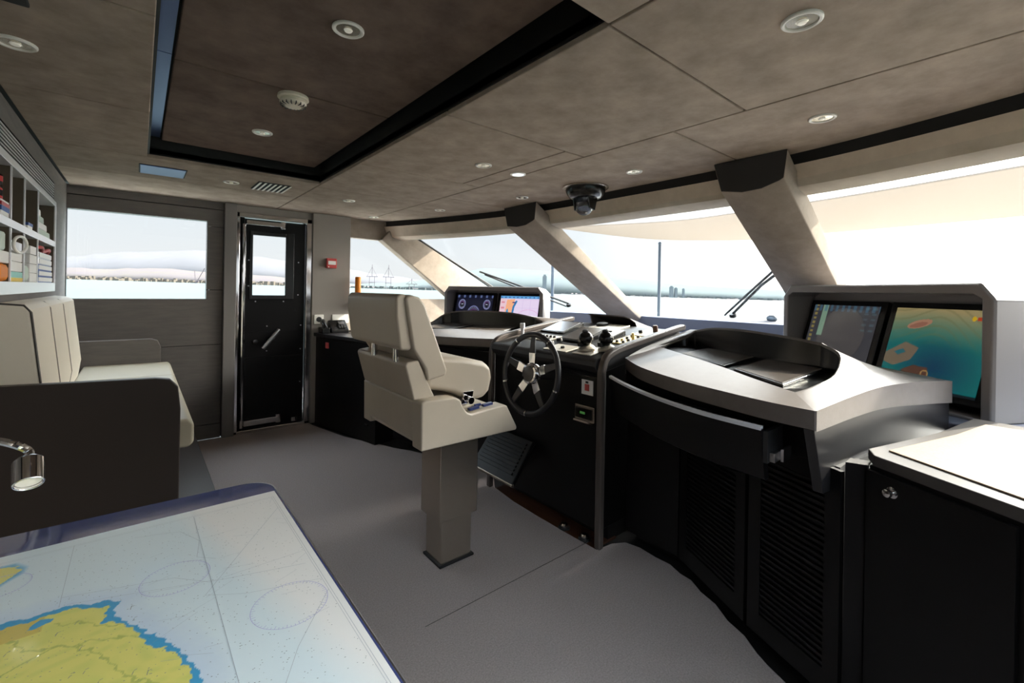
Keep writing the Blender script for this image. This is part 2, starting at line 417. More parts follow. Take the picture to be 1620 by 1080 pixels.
MB().box(WX0-0.01, WX1+0.01, T+0.06, T+0.068, 1.23, 1.935).build('pane', 'glass', w)
w = struct_root('window_2', (2.2, T, 1.25))
MB().prism([(1.70, T+0.05, 1.25), (3.0, T+0.05, 1.22), (2.30, T+0.05, 1.76), (2.034, T+0.05, 1.90), (1.70, T+0.05, 1.90)], (0, 0.008, 0)).build('pane', 'glass', w)

# door in the port bulkhead
d = struct_root('door_1', (0.98, T, 0))
b = MB().box(0.672, 0.70, T-0.03, T+0.07, 0.0, 2.03).box(1.272, 1.322, T-0.03, T+0.07, 0.0, 2.03).box(0.672, 1.322, T-0.03, T+0.07, 1.985, 2.03).box(0.672, 1.322, T-0.03, T+0.07, -0.01, 0.03)
b.build('door_frame', 'chrome', d, bev=0.006)
L0, L1 = 0.745, 1.262
b = MB(); Y0, Y1 = T+0.02, T+0.06
GX0, GX1, GZ0, GZ1 = 0.81, 1.12, 1.27, 1.845
b.box(L0, GX0, Y0, Y1, 0.03, 1.975).box(GX1, L1, Y0, Y1, 0.03, 1.975).box(GX0, GX1, Y0, Y1, 0.03, GZ0).box(GX0, GX1, Y0, Y1, GZ1, 1.975)
b.box(0.70, L0, Y0+0.02, Y1, 0.03, 1.985)
b.build('door_leaf', 'lacquer', d)
b = MB().box(0.785, GX0, T-0.005, Y0, 1.235, 1.875).box(1.09, 1.165, T-0.005, Y0, 1.235, 1.875).box(GX0, 1.09, T-0.005, Y0, 1.235, 1.275).box(GX0, 1.09, T-0.005, Y0, 1.835, 1.875)
b.build('window_frame', 'bezel', d, bev=0.004)
MB().box(GX0-0.005, GX1+0.005, T+0.035, T+0.043, GZ0-0.005, GZ1+0.005).build('pane', 'glass', d)
b = MB().tube([(0.90, T-0.035, 0.775), (0.94, T-0.04, 0.83), (1.0, T-0.04, 0.905), (1.035, T-0.035, 0.95)], [0.018, 0.02, 0.02, 0.018], 12).cyl((0.985, T+0.03, 0.875), (0.985, T-0.04, 0.875), 0.016)
b.build('door_handle', 'satin', d)
MB().cyl((0.84, T+0.03, 0.84), (0.84, T-0.01, 0.84), 0.024).cyl((0.84, T-0.01, 0.84), (0.84, T-0.016, 0.84), 0.012).build('lock', 'chrome', d)
MB().tube([(0.735, T-0.005, 0.05), (0.735, T-0.005, 0.7), (0.735, T-0.005, 1.4), (0.735, T-0.005, 1.93)], 0.017, 10).build('hinge_rod', 'chrome', d)
MB().box(0.75, 1.06, T-0.04, T+0.02, 1.925, 1.965).cyl((1.06, T-0.01, 1.91), (1.06, T-0.01, 1.98), 0.026).build('door_closer', 'chrome', d, bev=0.004)
MB().box(0.75, 1.04, T-0.05, T+0.02, 0.07, 0.12).cyl((1.04, T-0.02, 0.06), (1.04, T-0.02, 0.14), 0.028).cyl((1.18, T-0.02, 0.05), (1.18, T-0.02, 0.09), 0.03).build('floor_bolt', 'chrome', d, bev=0.004)
b = MB()
for x, z in ((0.94, 0.98), (0.94, 0.745), (1.24, 0.98), (1.24, 0.745), (1.24, 0.42), (0.78, 1.60), (1.21, 1.60), (0.84, 1.215), (1.08, 1.215), (0.78, 1.36), (1.21, 1.28)):
    b.cyl((x, T+0.02, z), (x, T+0.012, z), 0.006, seg=10)
b.build('rivets', 'satin', d)
MB().box(L0, L1, T+0.018, T+0.021, 0.925, 0.928).box(L0, L1, T+0.018, T+0.021, 0.688, 0.691).build('leaf_seams', 'bezel', d)

# aft wall with the shelf niche
wa = struct_root('wall_aft', (AFT, 3.4, 0))
A = AFT; NY0, NY1, NZ0, NZ1 = 2.40, 4.10, 1.355, 1.845
b = MB().box(A-0.04, A, 2.35, 4.80, 0.0, 1.30).box(A-0.36, A, NY1+0.02, 4.80, 1.30, 2.10).box(A-0.04, A, 2.35, NY1+0.02, 2.0, 2.1)
b.box(-1.0, A, 2.30, 2.36, 0, 2.1)
b.build('wall_panelling', 'grey_panel', wa)
b = MB().box(A-0.34, A-0.32, NY0, NY1, 1.30, 1.86)
b.box(A-0.34, A-0.01, NY0, NY1, NZ0-0.05, NZ0-0.004)
b.box(A-0.33, A+0.004, NY1-0.004, NY1-0.001, NZ0, 1.585).box(A-0.33, A+0.004, NY1-0.004, NY1-0.001, 1.62, NZ1)
b.build('niche_lining', 'niche', wa)
b = MB().box(A-0.33, A+0.012, NY0, NY1+0.02, 1.30, NZ0).box(A-0.33, A+0.010, NY0, NY1, 1.585, 1.62).box(A-0.33, A+0.012, NY0, NY1+0.02, 1.845, 1.875)
b.box(A-0.33, A+0.012, NY1, NY1+0.02, NZ0, NZ1)
b.build('shelf_boards', 'shelf', wa, bev=0.002)
for y in (2.83, 3.12, 3.49):
    dv = MB().box(A-0.32, A+0.004, y-0.006, y+0.006, NZ0, 1.585).box(A-0.32, A+0.004, y-0.006, y+0.006, 1.62, NZ1).build('divider', 'niche', wa)
    MB().box(A+0.004, A+0.009, y-0.007, y+0.007, NZ0, 1.585).box(A+0.004, A+0.009, y-0.007, y+0.007, 1.62, NZ1).build('front_edge', 'shelf', dv)
b = MB()
for k in range(7):
    z = 1.885 + k*0.016
    b.box(A-0.003, A+0.0015, NY0, NY1, z, z+0.0068)
b.build('louvre', 'shelf', wa)
MB().box(A-0.05, A-0.002, NY0, NY1, 1.875, 2.0).build('louvre_back', 'void', wa)
wb = MB().box(-1.25, -1.20, -0.9, 2.4, 0, 2.1).box(-1.2, -1.0, 2.30, 2.36, 0, 2.1).build('wall_back', 'grey_panel'); struct(wb)
# starboard wall with a wide window, as on the port side
S = STBD
b = MB().box(-1.25, 4.0, S-0.06, S, 0, 1.22).box(-1.25, 2.2, S-0.06, S, 1.93, 2.1).box(-1.25, -1.0, S-0.06, S, 1.22, 1.93).box(0.9, 1.15, S-0.06, S, 1.22, 1.93)
b.prism([(2.2, S-0.06, 1.93), (2.2, S-0.06, 2.1), (2.3, S-0.06, 2.1), (2.2, S-0.06, 1.80)], (0, 0.06, 0))
ws = b.build('wall_starboard', 'grey_panel'); struct(ws)
w = struct_root('window_3', (0, S, 1.22))
MB().box(-1.0, 0.9, S-0.03, S-0.022, 1.22, 1.93).build('pane', 'glass', w)
w = struct_root('window_4', (1.7, S, 1.22))
MB().prism([(1.15, S-0.03, 1.22), (2.95, S-0.03, 1.22), (2.2, S-0.03, 1.80), (2.2, S-0.03, 1.93), (1.15, S-0.03, 1.93)], (0, 0.008, 0)).build('pane', 'glass', w)

# header over the windscreen
b = MB(); secs = []
for x, y, z in rim:
    secs.append([(x+0.03, y, 2.12), (x+0.03, y, 2.03), (x+0.14, y, 2.03), (x+0.14, y, 2.12)])
b.loft(secs).build('trim_2', 'soffit'); struct(bpy.data.objects['trim_2'])
b = MB(); secs = []
for x, y, z in rim:
    secs.append([(x+0.006, y, 2.045), (x+0.014, y, 2.03), (x+0.052, y, 1.935), (x+0.075, y, 1.925), (x+0.17, y, 1.905), (x+0.17, y, 2.045)])
o = b.loft(secs).build('trim_3', 'header', sharp=25); struct(o); o['label'] = 'suede header rail above the windscreen'

# windscreen pillars
gr = Vector((0.868, 0, -0.4966)); gn = Vector((-0.4966, 0, -0.868))
def gpt(x, y, n=0.0): return Vector((x, y, 1.95-0.572*(x-2.6))) + gn*n
def pillar(name, sec, xa, xb, lab):
    b = MB()
    # sec: (y, inward offset)
    p0 = [Vector((xa, y, (1.95-0.572*(xa-2.6) - n/0.868) if n > 0.02 else 2.098)) for y, n in sec]
    p1 = [gpt(xb, y, n) for y, n in sec]
    b.loft([p0, p1]); b.m[-2] = 1
    o = b.build(name, ['pillar', 'soffit'], bev=0.006); struct(o); o['label'] = lab
pillar('trim_4', [(2.735,-0.03),(2.735,0.003),(2.748,0.034),(2.768,0.044),(2.86,0.068),(2.98,0.072),(3.11,0.055),(3.16,-0.03)], 2.52, 4.12, 'raked windscreen pillar on the port side')
pillar('trim_5', [(0.86,-0.03),(0.86,0.003),(0.873,0.034),(0.893,0.044),(0.98,0.068),(1.08,0.072),(1.195,0.052),(1.24,-0.03)], 2.52, 4.12, 'raked windscreen pillar on the starboard side')
T = PORT
for nm, y0, dy in (('trim_6', T-0.06, 0.12), ('trim_7', S-0.06, 0.12)):
    b = MB().prism([(2.034, y0, 1.893), (2.20, y0, 2.08), (2.36, y0, 2.08), (2.42, y0, 1.965), (3.36, y0, 1.475), (4.0, y0, 1.15), (3.9, y0, 1.09), (3.15, y0, 1.10)], (0, dy, 0))
    o = b.build(nm, 'pillar', bev=0.01); struct(o)
# windscreen panes
def pane(name, quad):
    w = struct_root(name, quad[0])
    e = (Vector(quad[1])-Vector(quad[0])).cross(Vector(quad[3])-Vector(quad[0])).normalized()*0.008
    MB().prism(quad, e).build('pane', 'glass', w)
ga = lambda x, y: tuple(gpt(x, y, 0))
pane('window_5', [ga(2.62,3.0), ga(2.62,1.05), ga(4.08,1.05), ga(4.08,3.0)])
pane('window_6', [(2.18,4.73,1.96), ga(2.62,3.0), ga(4.08,3.0), (3.74,4.73,1.12)])
pane('window_7', [ga(2.62,1.05), (2.18,-0.77,1.96), (3.74,-0.77,1.12), ga(4.08,1.05)])
# added brow over the windscreen, out of view, shaped to block the sun
b = MB(); secs = [[(x+0.18, y, 2.13), (x+1.02, y, 2.155), (x+1.04, y, 2.175), (x+0.18, y, 2.22)] for x, y, z in rim]
o = b.loft(secs).build('added_sun_brow', 'deck'); struct(o)
# window sill and dashboard
sl = [(3.70,4.75),(4.05,2.95),(4.05,1.0),(3.70,-0.79)]
b = MB().plan(sl + [(x+0.10, y) for x, y in sl[::-1]], 0.80, 1.118)
o = b.build('trim_8', 'dash', bev=0.008); struct(o); o['label'] = 'blue grey sill panel under the windscreen'
db = MB().plan([(2.55,-0.78),(3.69,-0.78),(4.045,1.0),(4.045,2.95),(3.69,4.74),(2.0,4.74),(2.9,3.2),(2.9,0.95),(2.6,0.5)], 0.80, 0.84)
db.plan([(2.99,0.98),(4.045,1.02),(4.045,2.93),(2.99,3.0)], 0.84, 0.985)
o = db.build('trim_9', 'dash', bev=0.01); struct(o); o['label'] = 'wide leather dashboard shelf running below the windscreen'
# ------------------------------------------------------------------ ceiling fixtures
def downlight(x, y, z, label, r=0.05):
    t = thing('downlight', label, 'ceiling light', (x, y, z), 'recessed ceiling downlights')
    MB().lathe([(r-0.012, 0.0), (r, 0.0), (r, -0.005), (r-0.004, -0.008), (r-0.010, -0.007), (r-0.012, 0.0)], (x, y, z), seg=28).build('ring', 'white', t)
    MB().lathe([(r-0.013, -0.003), (r-0.016, 0.0012), (r*0.45, 0.0016), (r*0.3, -0.0035), (0.001, -0.004)], (x, y, z-0.0005), seg=28).build('reflector', 'reflector', t)
    MB().lathe([(r*0.28, -0.004), (r*0.22, -0.009), (0.001, -0.010)], (x, y, z), seg=16).build('bulb', 'lamp_glow', t)
    return t
DL = [(-0.307,2.074,CEIL,'downlight in the dark left ceiling panel above the shelf niche'),
      (0.515,1.479,2.20,'downlight in the raised ceiling tray nearest the camera'),
      (1.373,0.438,CEIL,'large downlight in the ceiling panel at the top right corner'),
      (2.187,0.616,CEIL,'downlight in the ceiling strip above the right windscreen pane'),
      (2.323,1.639,CEIL,'downlight in the ceiling strip between overhead compass and pillar'),
      (1.566,2.165,CEIL,'downlight beside the glowing blue white ceiling sensor'),
      (2.329,2.69,CEIL,'downlight in the ceiling strip left of the overhead compass'),
      (2.149,3.652,CEIL,'downlight in the ceiling strip near the port windscreen pane'),
      (1.361,3.822,CEIL,'downlight in the ceiling panel in front of the corner post'),
      (0.498,3.768,CEIL,'downlight in the ceiling between the blue hatch and the white vent'),
      (0.508,2.773,2.20,'downlight in the raised ceiling tray beyond the smoke detector'),
      (1.86,4.50,CEIL,'downlight in the ceiling above the triangular side window')]
d0 = downlight(*DL[0])
for x, y, z, lab in DL[1:]: dup(d0, (x, y, z), lab)
t = thing('ceiling_sensor', 'round glowing blue white sensor set flush in the ceiling strip', 'sensor', (1.845, 2.175, CEIL))
MB().lathe([(0.038,0.0),(0.05,0.0),(0.05,-0.006),(0.038,-0.008),(0.038,0.0)], (1.845,2.175,CEIL)).build('ring', 'white', t)
MB().lathe([(0.037,0.0),(0.036,-0.007),(0.0,-0.009)], (1.845,2.175,CEIL)).build('lens', 'sensor_glow', t)

sx, sy, sz = 0.515, 2.16, 2.20
t = thing('smoke_detector', 'round cream smoke detector on the raised ceiling tray', 'smoke detector', (sx, sy, sz))
MB().lathe([(0.0,0.0),(0.062,0.0),(0.064,-0.012),(0.060,-0.016),(0.0,-0.016)], (sx,sy,sz)).build('base', 'cream_plastic', t)
b = MB().lathe([(0.0,-0.016),(0.052,-0.016),(0.055,-0.030),(0.048,-0.042),(0.03,-0.047),(0.0,-0.048)], (sx,sy,sz))
b.build('cap', 'cream_plastic', t)
b = MB()
for k in range(16):
    a = 2*PI*k/16; u = Vector((math.cos(a), math.sin(a), 0)); v = Vector((-u.y, u.x, 0))
    b.obox(Vector((sx,sy,sz-0.040))+u*0.036, u*0.016, v*0.002, Vector((0,0,0.0065)))
b.build('slots', 'piping', t)

vx, vy = 0.745, 3.74
t = thing('ceiling_vent', 'white slatted air vent in the ceiling before the door', 'vent', (vx, vy, CEIL))
MB().box(vx-0.105, vx+0.105, vy-0.15, vy+0.15, CEIL-0.002, CEIL+0.001).build('backing', 'black', t)
b = MB()
for k in range(7):
    x = vx-0.098+k*0.0327
    b.prism([(x, vy-0.148, CEIL-0.010), (x+0.015, vy-0.148, CEIL-0.008), (x+0.015, vy-0.148, CEIL-0.006), (x, vy-0.148, CEIL-0.008)], (0, 0.296, 0))
b.build('slats', 'white', t)
t = thing('access_hatch', 'blue grey metal hatch plate in the ceiling above the big window', 'hatch', (0.11, 3.73, CEIL))
MB().box(-0.005, 0.225, 3.60, 3.865, CEIL-0.006, CEIL+0.001).build('plate', 'bluegrey', t, bev=0.002)
MB().box(-0.012, 0.232, 3.593, 3.872, CEIL-0.002, CEIL+0.0005).build('frame', 'black', t)
o = MB().box(-0.42, -0.236, 1.45, 1.765, CEIL-0.012, CEIL+0.001).build('speaker_panel', 'black', bev=0.003)
tag(o, 'black square panel in the ceiling at the top left corner', 'panel')

cx, cy = 2.43, 2.12
t = thing('overhead_compass', 'black overhead compass with smoked dome hanging from the ceiling', 'compass', (cx, cy, CEIL))
MB().lathe([(0.135,0.0),(0.162,0.0),(0.162,-0.008),(0.150,-0.012),(0.135,-0.010),(0.135,0.0)], (cx,cy,CEIL), seg=40).build('ring', 'steel', t)
MB().lathe([(0.0,0.0),(0.140,0.0),(0.140,-0.03),(0.128,-0.055),(0.112,-0.075),(0.090,-0.082),(0.0,-0.080)], (cx,cy,CEIL), seg=40).build('housing', 'ball', t)
for s in (-1, 1):
    b = MB()
    b.prism([(cx-0.055, cy+s*0.068-0.006, CEIL-0.07), (cx+0.05, cy+s*0.068-0.006, CEIL-0.07), (cx+0.02, cy+s*0.068-0.006, CEIL-0.17), (cx-0.035, cy+s*0.068-0.006, CEIL-0.16)], (0, 0.012, 0))
    b.build('bracket', 'ball', t, bev=0.003)
MB().sphere((cx-0.01, cy, CEIL-0.135), 0.066, 1, 1, 1).build('dome', 'dome', t)
MB().lathe([(0.0,0.02),(0.045,0.018),(0.05,0.0),(0.045,-0.02),(0.0,-0.022)], (cx-0.01,cy,CEIL-0.135), (0.2,0.1,1)).build('compass_card', 'satin', t)

# ------------------------------------------------------------------ things on the port corner post
t = thing('call_point', 'small red square fire alarm call point on the beige post', 'fire alarm', (1.502, 4.70, 1.605))
MB().box(1.452, 1.552, 4.668, 4.706, 1.555, 1.655).build('box', 'red_soft', t, bev=0.006)
MB().box(1.465, 1.540, 4.664, 4.669, 1.590, 1.628).build('press_panel', 'paper', t, bev=0.002)
MB().cyl((1.47,4.669,1.567),(1.47,4.666,1.567),0.006).build('lens', 'white', t)
for x, w, lab in ((1.393, 0.046, 'white wall socket plate behind the telephone, nearer the door'), (1.605, 0.082, 'white double wall socket plate right of the telephone handset')):
    t = thing('wall_socket', lab, 'wall socket', (x, 4.70, 1.035), 'sockets on the beige post')
    MB().box(x-w, x+w, 4.694, 4.707, 0.99, 1.082).build('plate', 'white', t, bev=0.004)
    for k in ((-0.5, 0.5) if w > 0.06 else (0,)):
        b = MB().cyl((x+k*w, 4.699, 1.036), (x+k*w, 4.692, 1.036), 0.026, seg=20)
        b.build('socket_well', 'rubber' if w < 0.06 else 'white', t)
# desk telephone with handset
px_, py_, pz_ = 1.56, 4.60, 0.905
t = thing('telephone', 'black desk telephone with corded handset on the side counter', 'telephone', (px_, py_, pz_))
MB().prism([(1.47,4.53,pz_),(1.47,4.68,pz_),(1.47,4.68,pz_+0.11),(1.47,4.66,pz_+0.125),(1.47,4.53,pz_+0.03)], (0.17,0,0)).build('body', 'ball', t, bev=0.008)
MB().obox((1.575,4.592,pz_+0.098),(0.028,0,0),(0,0.018,0.0135),(0,-0.002,0.004)).build('display', 'screen_matte', t)
b = MB()
for i in range(3):
    for j in range(4):
        b.obox((1.55+i*0.025, 4.545+j*0.0135, pz_+0.054+j*0.0098), (0.008,0,0), (0,0.004,0.003), (0,-0.003,0.005))
b.build('keypad', 'rubber', t, bev=0.001)
t2 = MB().tube([(1.415,4.56,pz_+0.045),(1.41,4.575,pz_+0.075),(1.408,4.60,pz_+0.10),(1.41,4.64,pz_+0.115),(1.42,4.67,pz_+0.11)], [0.026,0.021,0.018,0.022,0.028], 12).build('handset', 'ball', t, bev=0.003)
MB().box(1.385, 1.455, 4.54, 4.69, pz_, pz_+0.055).build('cradle', 'ball', t, bev=0.008)
cpts = [(1.65+0.012*math.cos(k*1.1)+0.0012*k, 4.58+0.012*math.sin(k*1.1)-0.0016*k, pz_+0.014+0.006*math.sin(k*0.55)) for k in range(60)]
MB().tube(cpts, 0.003, 6).build('cord', 'rubber', t)
t = thing('torch', 'orange signal torch standing on end beside the side window', 'torch', (1.755, 4.62, 1.26))
MB().lathe([(0.0,0.0),(0.036,0.0),(0.040,0.03),(0.034,0.05),(0.0,0.05)], (1.755,4.62,1.26)).build('head', 'orange', t)
MB().lathe([(0.0,0.05),(0.030,0.05),(0.029,0.20),(0.026,0.215),(0.0,0.217)], (1.755,4.62,1.26)).build('grip', 'orange', t)
MB().lathe([(0.0,-0.035),(0.03,-0.035),(0.036,0.0),(0.0,0.0)], (1.755,4.62,1.26)).build('foot', 'rubber', t)
t = thing('torch_bracket', 'black wall bracket holding up the orange signal torch', 'bracket', (1.755, 4.66, 1.16))
MB().box(1.725, 1.785, 4.60, 4.752, 1.205, 1.225).box(1.725, 1.785, 4.735, 4.752, 1.06, 1.225).prism([(1.74,4.74,1.06),(1.74,4.735,1.2),(1.74,4.61,1.2)], (0.03,0,0)).build('arm', 'rubber', t, bev=0.004)

# port side counter between the door and the port console
t = thing('side_counter', 'black lacquered side counter running from the door under the beige post', 'cabinet', (1.6, 4.3, 0))
MB().plan([(1.37,4.745),(1.375,4.60),(1.50,4.10),(1.585,3.72),(2.3,3.87),(2.3,4.745)], 0.0, 0.87).build('body', 'lacquer', t)
MB().plan([(1.345,4.745),(1.355,4.60),(1.385,4.50),(1.50,4.02),(1.575,3.64),(2.35,3.80),(2.35,4.745)], 0.87, 0.905).build('worktop', 'lacquer_gloss', t, bev=0.006)
MB().box(1.55,2.2,3.82,4.1,0.15,0.16).build('shelf', 'lacquer', t)
o = MB().obox((1.399,4.445,0.80),(0.0015,0.0006,0),(-0.008,0.022,0),(0,0,0.028)).build('warning_sticker', 'red_soft'); tag(o, 'small red sticker on the front of the side counter', 'sticker')

# ------------------------------------------------------------------ helm chair
t = thing('helm_chair', 'taupe leather helm chair on a square steel pedestal', 'chair', (1.22, 1.95, 0))
MB().box(1.145,1.322,1.88,2.03,0.008,0.30).build('column', 'steel', t, bev=0.006)
MB().box(1.122,1.345,1.862,2.048,0.225,0.68).build('sleeve', 'steel', t, bev=0.006)
MB().box(1.135,1.335,1.87,2.04,0.0,0.012).build('base_plate', 'rubber', t, bev=0.003)
prof = [(0.938,0.655),(1.475,0.652),(1.478,0.668),(1.412,0.782),(1.395,0.79),(1.20,0.776),(1.175,0.786),(1.15,0.815),(1.135,0.852),(1.11,0.864),(0.955,0.872),(0.935,0.862)]
for y0, y1 in ((1.715, 1.80), (2.27, 2.355)):
    ar = MB().prism([(x, y0, z) for x, z in prof], (0, y1-y0, 0)).build('armrest', 'leather', t, bev=0.016, seg=4)
    if y0 < 2:
        MB().obox((1.235,1.755,0.790),(0.028,0,0.002),(0,0.011,0),(-0.0003,0,0.006)).obox((1.318,1.757,0.796),(0.028,0,0.002),(0,0.011,0),(-0.0003,0,0.006)).obox((1.275,1.778,0.795),(0.018,0,0.001),(0,0.006,0),(0,0,0.006)).build('switch', 'blue_button', ar, bev=0.002)
MB().prism([(0.945,1.80,0.67),(1.40,1.80,0.67),(1.40,1.80,0.77),(1.30,1.80,0.80),(0.945,1.80,0.80)], (0,0.47,0)).build('seat_base', 'leather', t, bev=0.012, seg=3)
MB().prism([(0.935,1.79,0.685),(0.935,1.79,0.862),(0.975,1.79,0.862),(0.975,1.79,0.685)], (0,0.50,0)).build('rear_panel', 'leather', t, bev=0.012, seg=3)
MB().prism([(0.925,1.765,0.868),(0.882,1.765,1.022),(0.890,1.765,1.036),(0.945,1.765,1.042),(1.03,1.765,0.868)], (0,0.555,0)).build('rear_shell', 'leather', t, bev=0.016, seg=4)
MB().prism([(0.975,1.755,1.00),(0.915,1.755,1.09),(0.884,1.755,1.25),(0.872,1.755,1.318),(0.90,1.755,1.328),(0.94,1.755,1.318),(0.968,1.755,1.285),(1.088,1.755,0.985),(1.080,1.755,0.962),(0.985,1.755,0.945)], (0,0.575,0)).build('backrest', 'leather', t, bev=0.022, seg=4)
MB().prism([(0.858,1.77,1.098),(0.838,1.77,1.24),(0.836,1.77,1.315),(0.852,1.77,1.332),(0.884,1.77,1.330),(0.892,1.77,1.25),(0.918,1.77,1.094),(0.90,1.77,1.086),(0.87,1.77,1.088)], (0,0.575,0)).build('headrest', 'leather', t, bev=0.018, seg=4)
for y in (1.86, 2.10):
    MB().cyl((0.885,y,1.03),(0.884,y,1.10),0.014).build('headrest_post', 'chrome', t)
MB().prism([(1.00,1.805,0.90),(1.02,1.805,1.03),(1.08,1.805,1.042),(1.20,1.805,1.026),(1.335,1.805,0.996),(1.378,1.805,0.965),(1.388,1.805,0.91),(1.372,1.805,0.845),(1.335,1.805,0.812),(1.25,1.805,0.815),(1.16,1.805,0.86)], (0,0.46,0)).build('seat_cushion', 'leather', t, bev=0.028, seg=5)
MB().obox((1.225,1.797,0.835),(0.030,0,0.0),(0,0.006,0),(0.006,0,0.030)).cyl((1.235,1.79,0.822),(1.235,1.772,0.822),0.018).cyl((1.205,1.79,0.84),(1.205,1.776,0.84),0.014).build('hinge_latch', 'chrome', t, bev=0.002)

# ------------------------------------------------------------------ helm console (centre)
t = thing('helm_console', 'black centre helm console with tilted control panel behind the wheel', 'console', (2.2, 1.98, 0))
HZ = lambda x: 1.0 + 0.144*(x-1.88)
MB().prism([(1.905,1.535,0.07),(1.905,1.535,0.895),(1.885,1.535,0.915),(2.70,1.535,1.05),(2.70,1.535,0.07)], (0,0.90,0)).build('body', 'lacquer', t, bev=0.004)
MB().box(2.0,2.70,1.54,2.43,-0.012,0.07).build('toe_kick', 'black', t)
sec = []
for y in (1.53, 2.44):
    sec.append([(1.90,y,0.915),(1.868,y,0.935),(1.855,y,0.96),(1.860,y,0.985),(1.88,y,1.0),(2.70,y,HZ(2.70)),(2.70,y,1.05)])
MB().loft(sec).build('control_panel', 'black_leather', t, bev=0.006, seg=3)
for y in (1.508, 2.462):
    pts = [(1.885,y,0.0),(1.885,y,0.5),(1.885,y,0.88),(1.89,y,0.95),(1.915,y,1.0),(1.97,y,1.028),(2.1,y,1.055),(2.4,y,1.098),(2.62,y,1.130),(2.70,y,1.138)]
    pts = crom(pts, 4)
    b = MB(); secs = []
    for i, p in enumerate(pts):
        dd = (pts[min(i+1,len(pts)-1)] - pts[max(i-1,0)]).normalized(); nn = Vector((dd.z, 0, -dd.x))
        secs.append([p + Vector((0,-0.022,0)) - nn*0.02, p + Vector((0,-0.018,0))+nn*0.018, p + Vector((0,0.018,0))+nn*0.018, p + Vector((0,0.022,0)) - nn*0.02])
    b.loft(secs).build('edge_trim', 'trim_leather', t, bev=0.012, seg=3, sharp=50)
def hpt(x, y, h=0.0): return Vector((x - 0.144*h, y, HZ(x) + h))
def hquad(name, q, h, m, bev=0.002, par=t, lift=0.0005):
    b = MB().prism([hpt(x, y, lift) for x, y in q], hpt(0,0,h)-hpt(0,0,0)); return b.build(name, m, par, bev=bev)
# right-hand plates, throttle plates, keypads, displays
hquad('control_plate', [(1.90,1.60),(2.06,1.60),(2.06,1.74),(1.90,1.74)], 0.006, 'panel_metal')
hquad('control_plate', [(1.895,1.78),(2.03,1.78),(2.03,1.97),(1.895,1.97)], 0.006, 'panel_metal')
hquad('control_plate', [(2.20,1.55),(2.40,1.55),(2.40,1.71),(2.20,1.71)], 0.008, 'brass_plate')
hquad('control_plate', [(2.43,1.56),(2.62,1.56),(2.62,1.72),(2.43,1.72)], 0.008, 'panel_metal')
hquad('control_plate', [(2.06,2.10),(2.20,2.10),(2.20,2.40),(2.06,2.40)], 0.008, 'panel_metal')
hquad('control_plate', [(2.48,1.90),(2.68,1.90),(2.68,2.15),(2.48,2.15)], 0.008, 'panel_metal')
def tilted_screen(x0, x1, y0, y1, rise, m):
    f = [hpt(x0,y0,0.012), hpt(x0,y1,0.012), hpt(x1,y1,rise), hpt(x1,y0,rise)]
    b = MB().loft([[hpt(x0,y0,0), hpt(x0,y1,0), hpt(x1,y1,0), hpt(x1,y0,0)], f])
    o = b.build('display', 'bezel', t, bev=0.004)
    c = sum(f, Vector((0,0,0)))/4; n = (f[1]-f[0]).cross(f[3]-f[0]).normalized()
    if n.z < 0: n = -n
    MB().prism([c+(p-c)*0.86+n*0.0005 for p in f], n*0.0015).build('screen', m, o)
tilted_screen(2.12, 2.36, 1.84, 2.06, 0.05, 'screen_matte')
tilted_screen(2.28, 2.50, 2.17, 2.40, 0.045, 'satin')
tilted_screen(2.28, 2.44, 1.76, 1.83, 0.03, 'satin')
rnd = random.Random(3)
nb = 0
for k in range(16):
    x = 2.09 + 0.055*(k % 2); y = 2.12 + 0.034*(k//2)
    c = hpt(x, y, 0.008); n = (hpt(0,0,1)-hpt(0,0,0))
    MB().cyl(c, c+n*0.012, 0.011, 0.009, 12).build('push_button', 'rubber', t)
for k in range(12):
    x = 2.22 + 0.05*(k % 4); y = 1.575 + 0.045*(k//4)
    c = hpt(x, y, 0.008); n = (hpt(0,0,1)-hpt(0,0,0))
    MB().cyl(c, c+n*(0.012 if k != 6 else 0.04), 0.010, 0.008, 12).build('push_button', 'rubber' if k % 3 else 'brass_plate', t)
for x, y, r, h in ((1.965,1.98,0.028,0.03),(2.09,2.02,0.02,0.02),(1.955,1.86,0.014,0.012),(2.56,1.62,0.017,0.045),(2.50,1.69,0.014,0.02),(2.62,2.10,0.045,0.02)):
    c = hpt(x, y, 0.006); n = (hpt(0,0,1)-hpt(0,0,0))
    MB().lathe([(0,0),(r,0),(r*0.95,h*0.8),(r*0.8,h),(0,h)], c, n, 20).build('knob', 'rubber' if r != 0.017 else 'wood', t)
# small lever stick at the port end
c = hpt(2.12, 2.42, 0)
MB().cyl(c, c+Vector((0,0,0.06)), 0.012).cyl(c+Vector((0,0,0.055)), c+Vector((0,0,0.09)), 0.018).build('lever', 'satin', t, bev=0.003)
# details on the front face
b = MB().box(1.899,1.906,1.58,1.66,0.79,0.87); b.build('sticker', 'paper', t)
MB().box(1.897,1.9,1.605,1.636,0.812,0.848).build('sticker_symbol', 'red_soft', t)
MB().box(1.8965,1.9,1.612,1.630,0.853,0.864).build('sticker_mark', 'rubber', t)
sb = MB().box(1.890,1.906,1.56,1.70,0.645,0.73).build('instrument_box', 'steel', t, bev=0.004)
MB().box(1.884,1.892,1.575,1.690,0.66,0.715).build('instrument_face', 'bezel', sb)
MB().box(1.8825,1.885,1.62,1.655,0.684,0.696).build('readout', 'green_led', sb)
MB().box(1.880,1.885,1.56,1.70,0.638,0.648).build('lip', 'chrome', sb)
b = MB().box(1.903,1.9065,1.535,2.43,0.888,0.8905); b.build('seam', 'bezel', t)
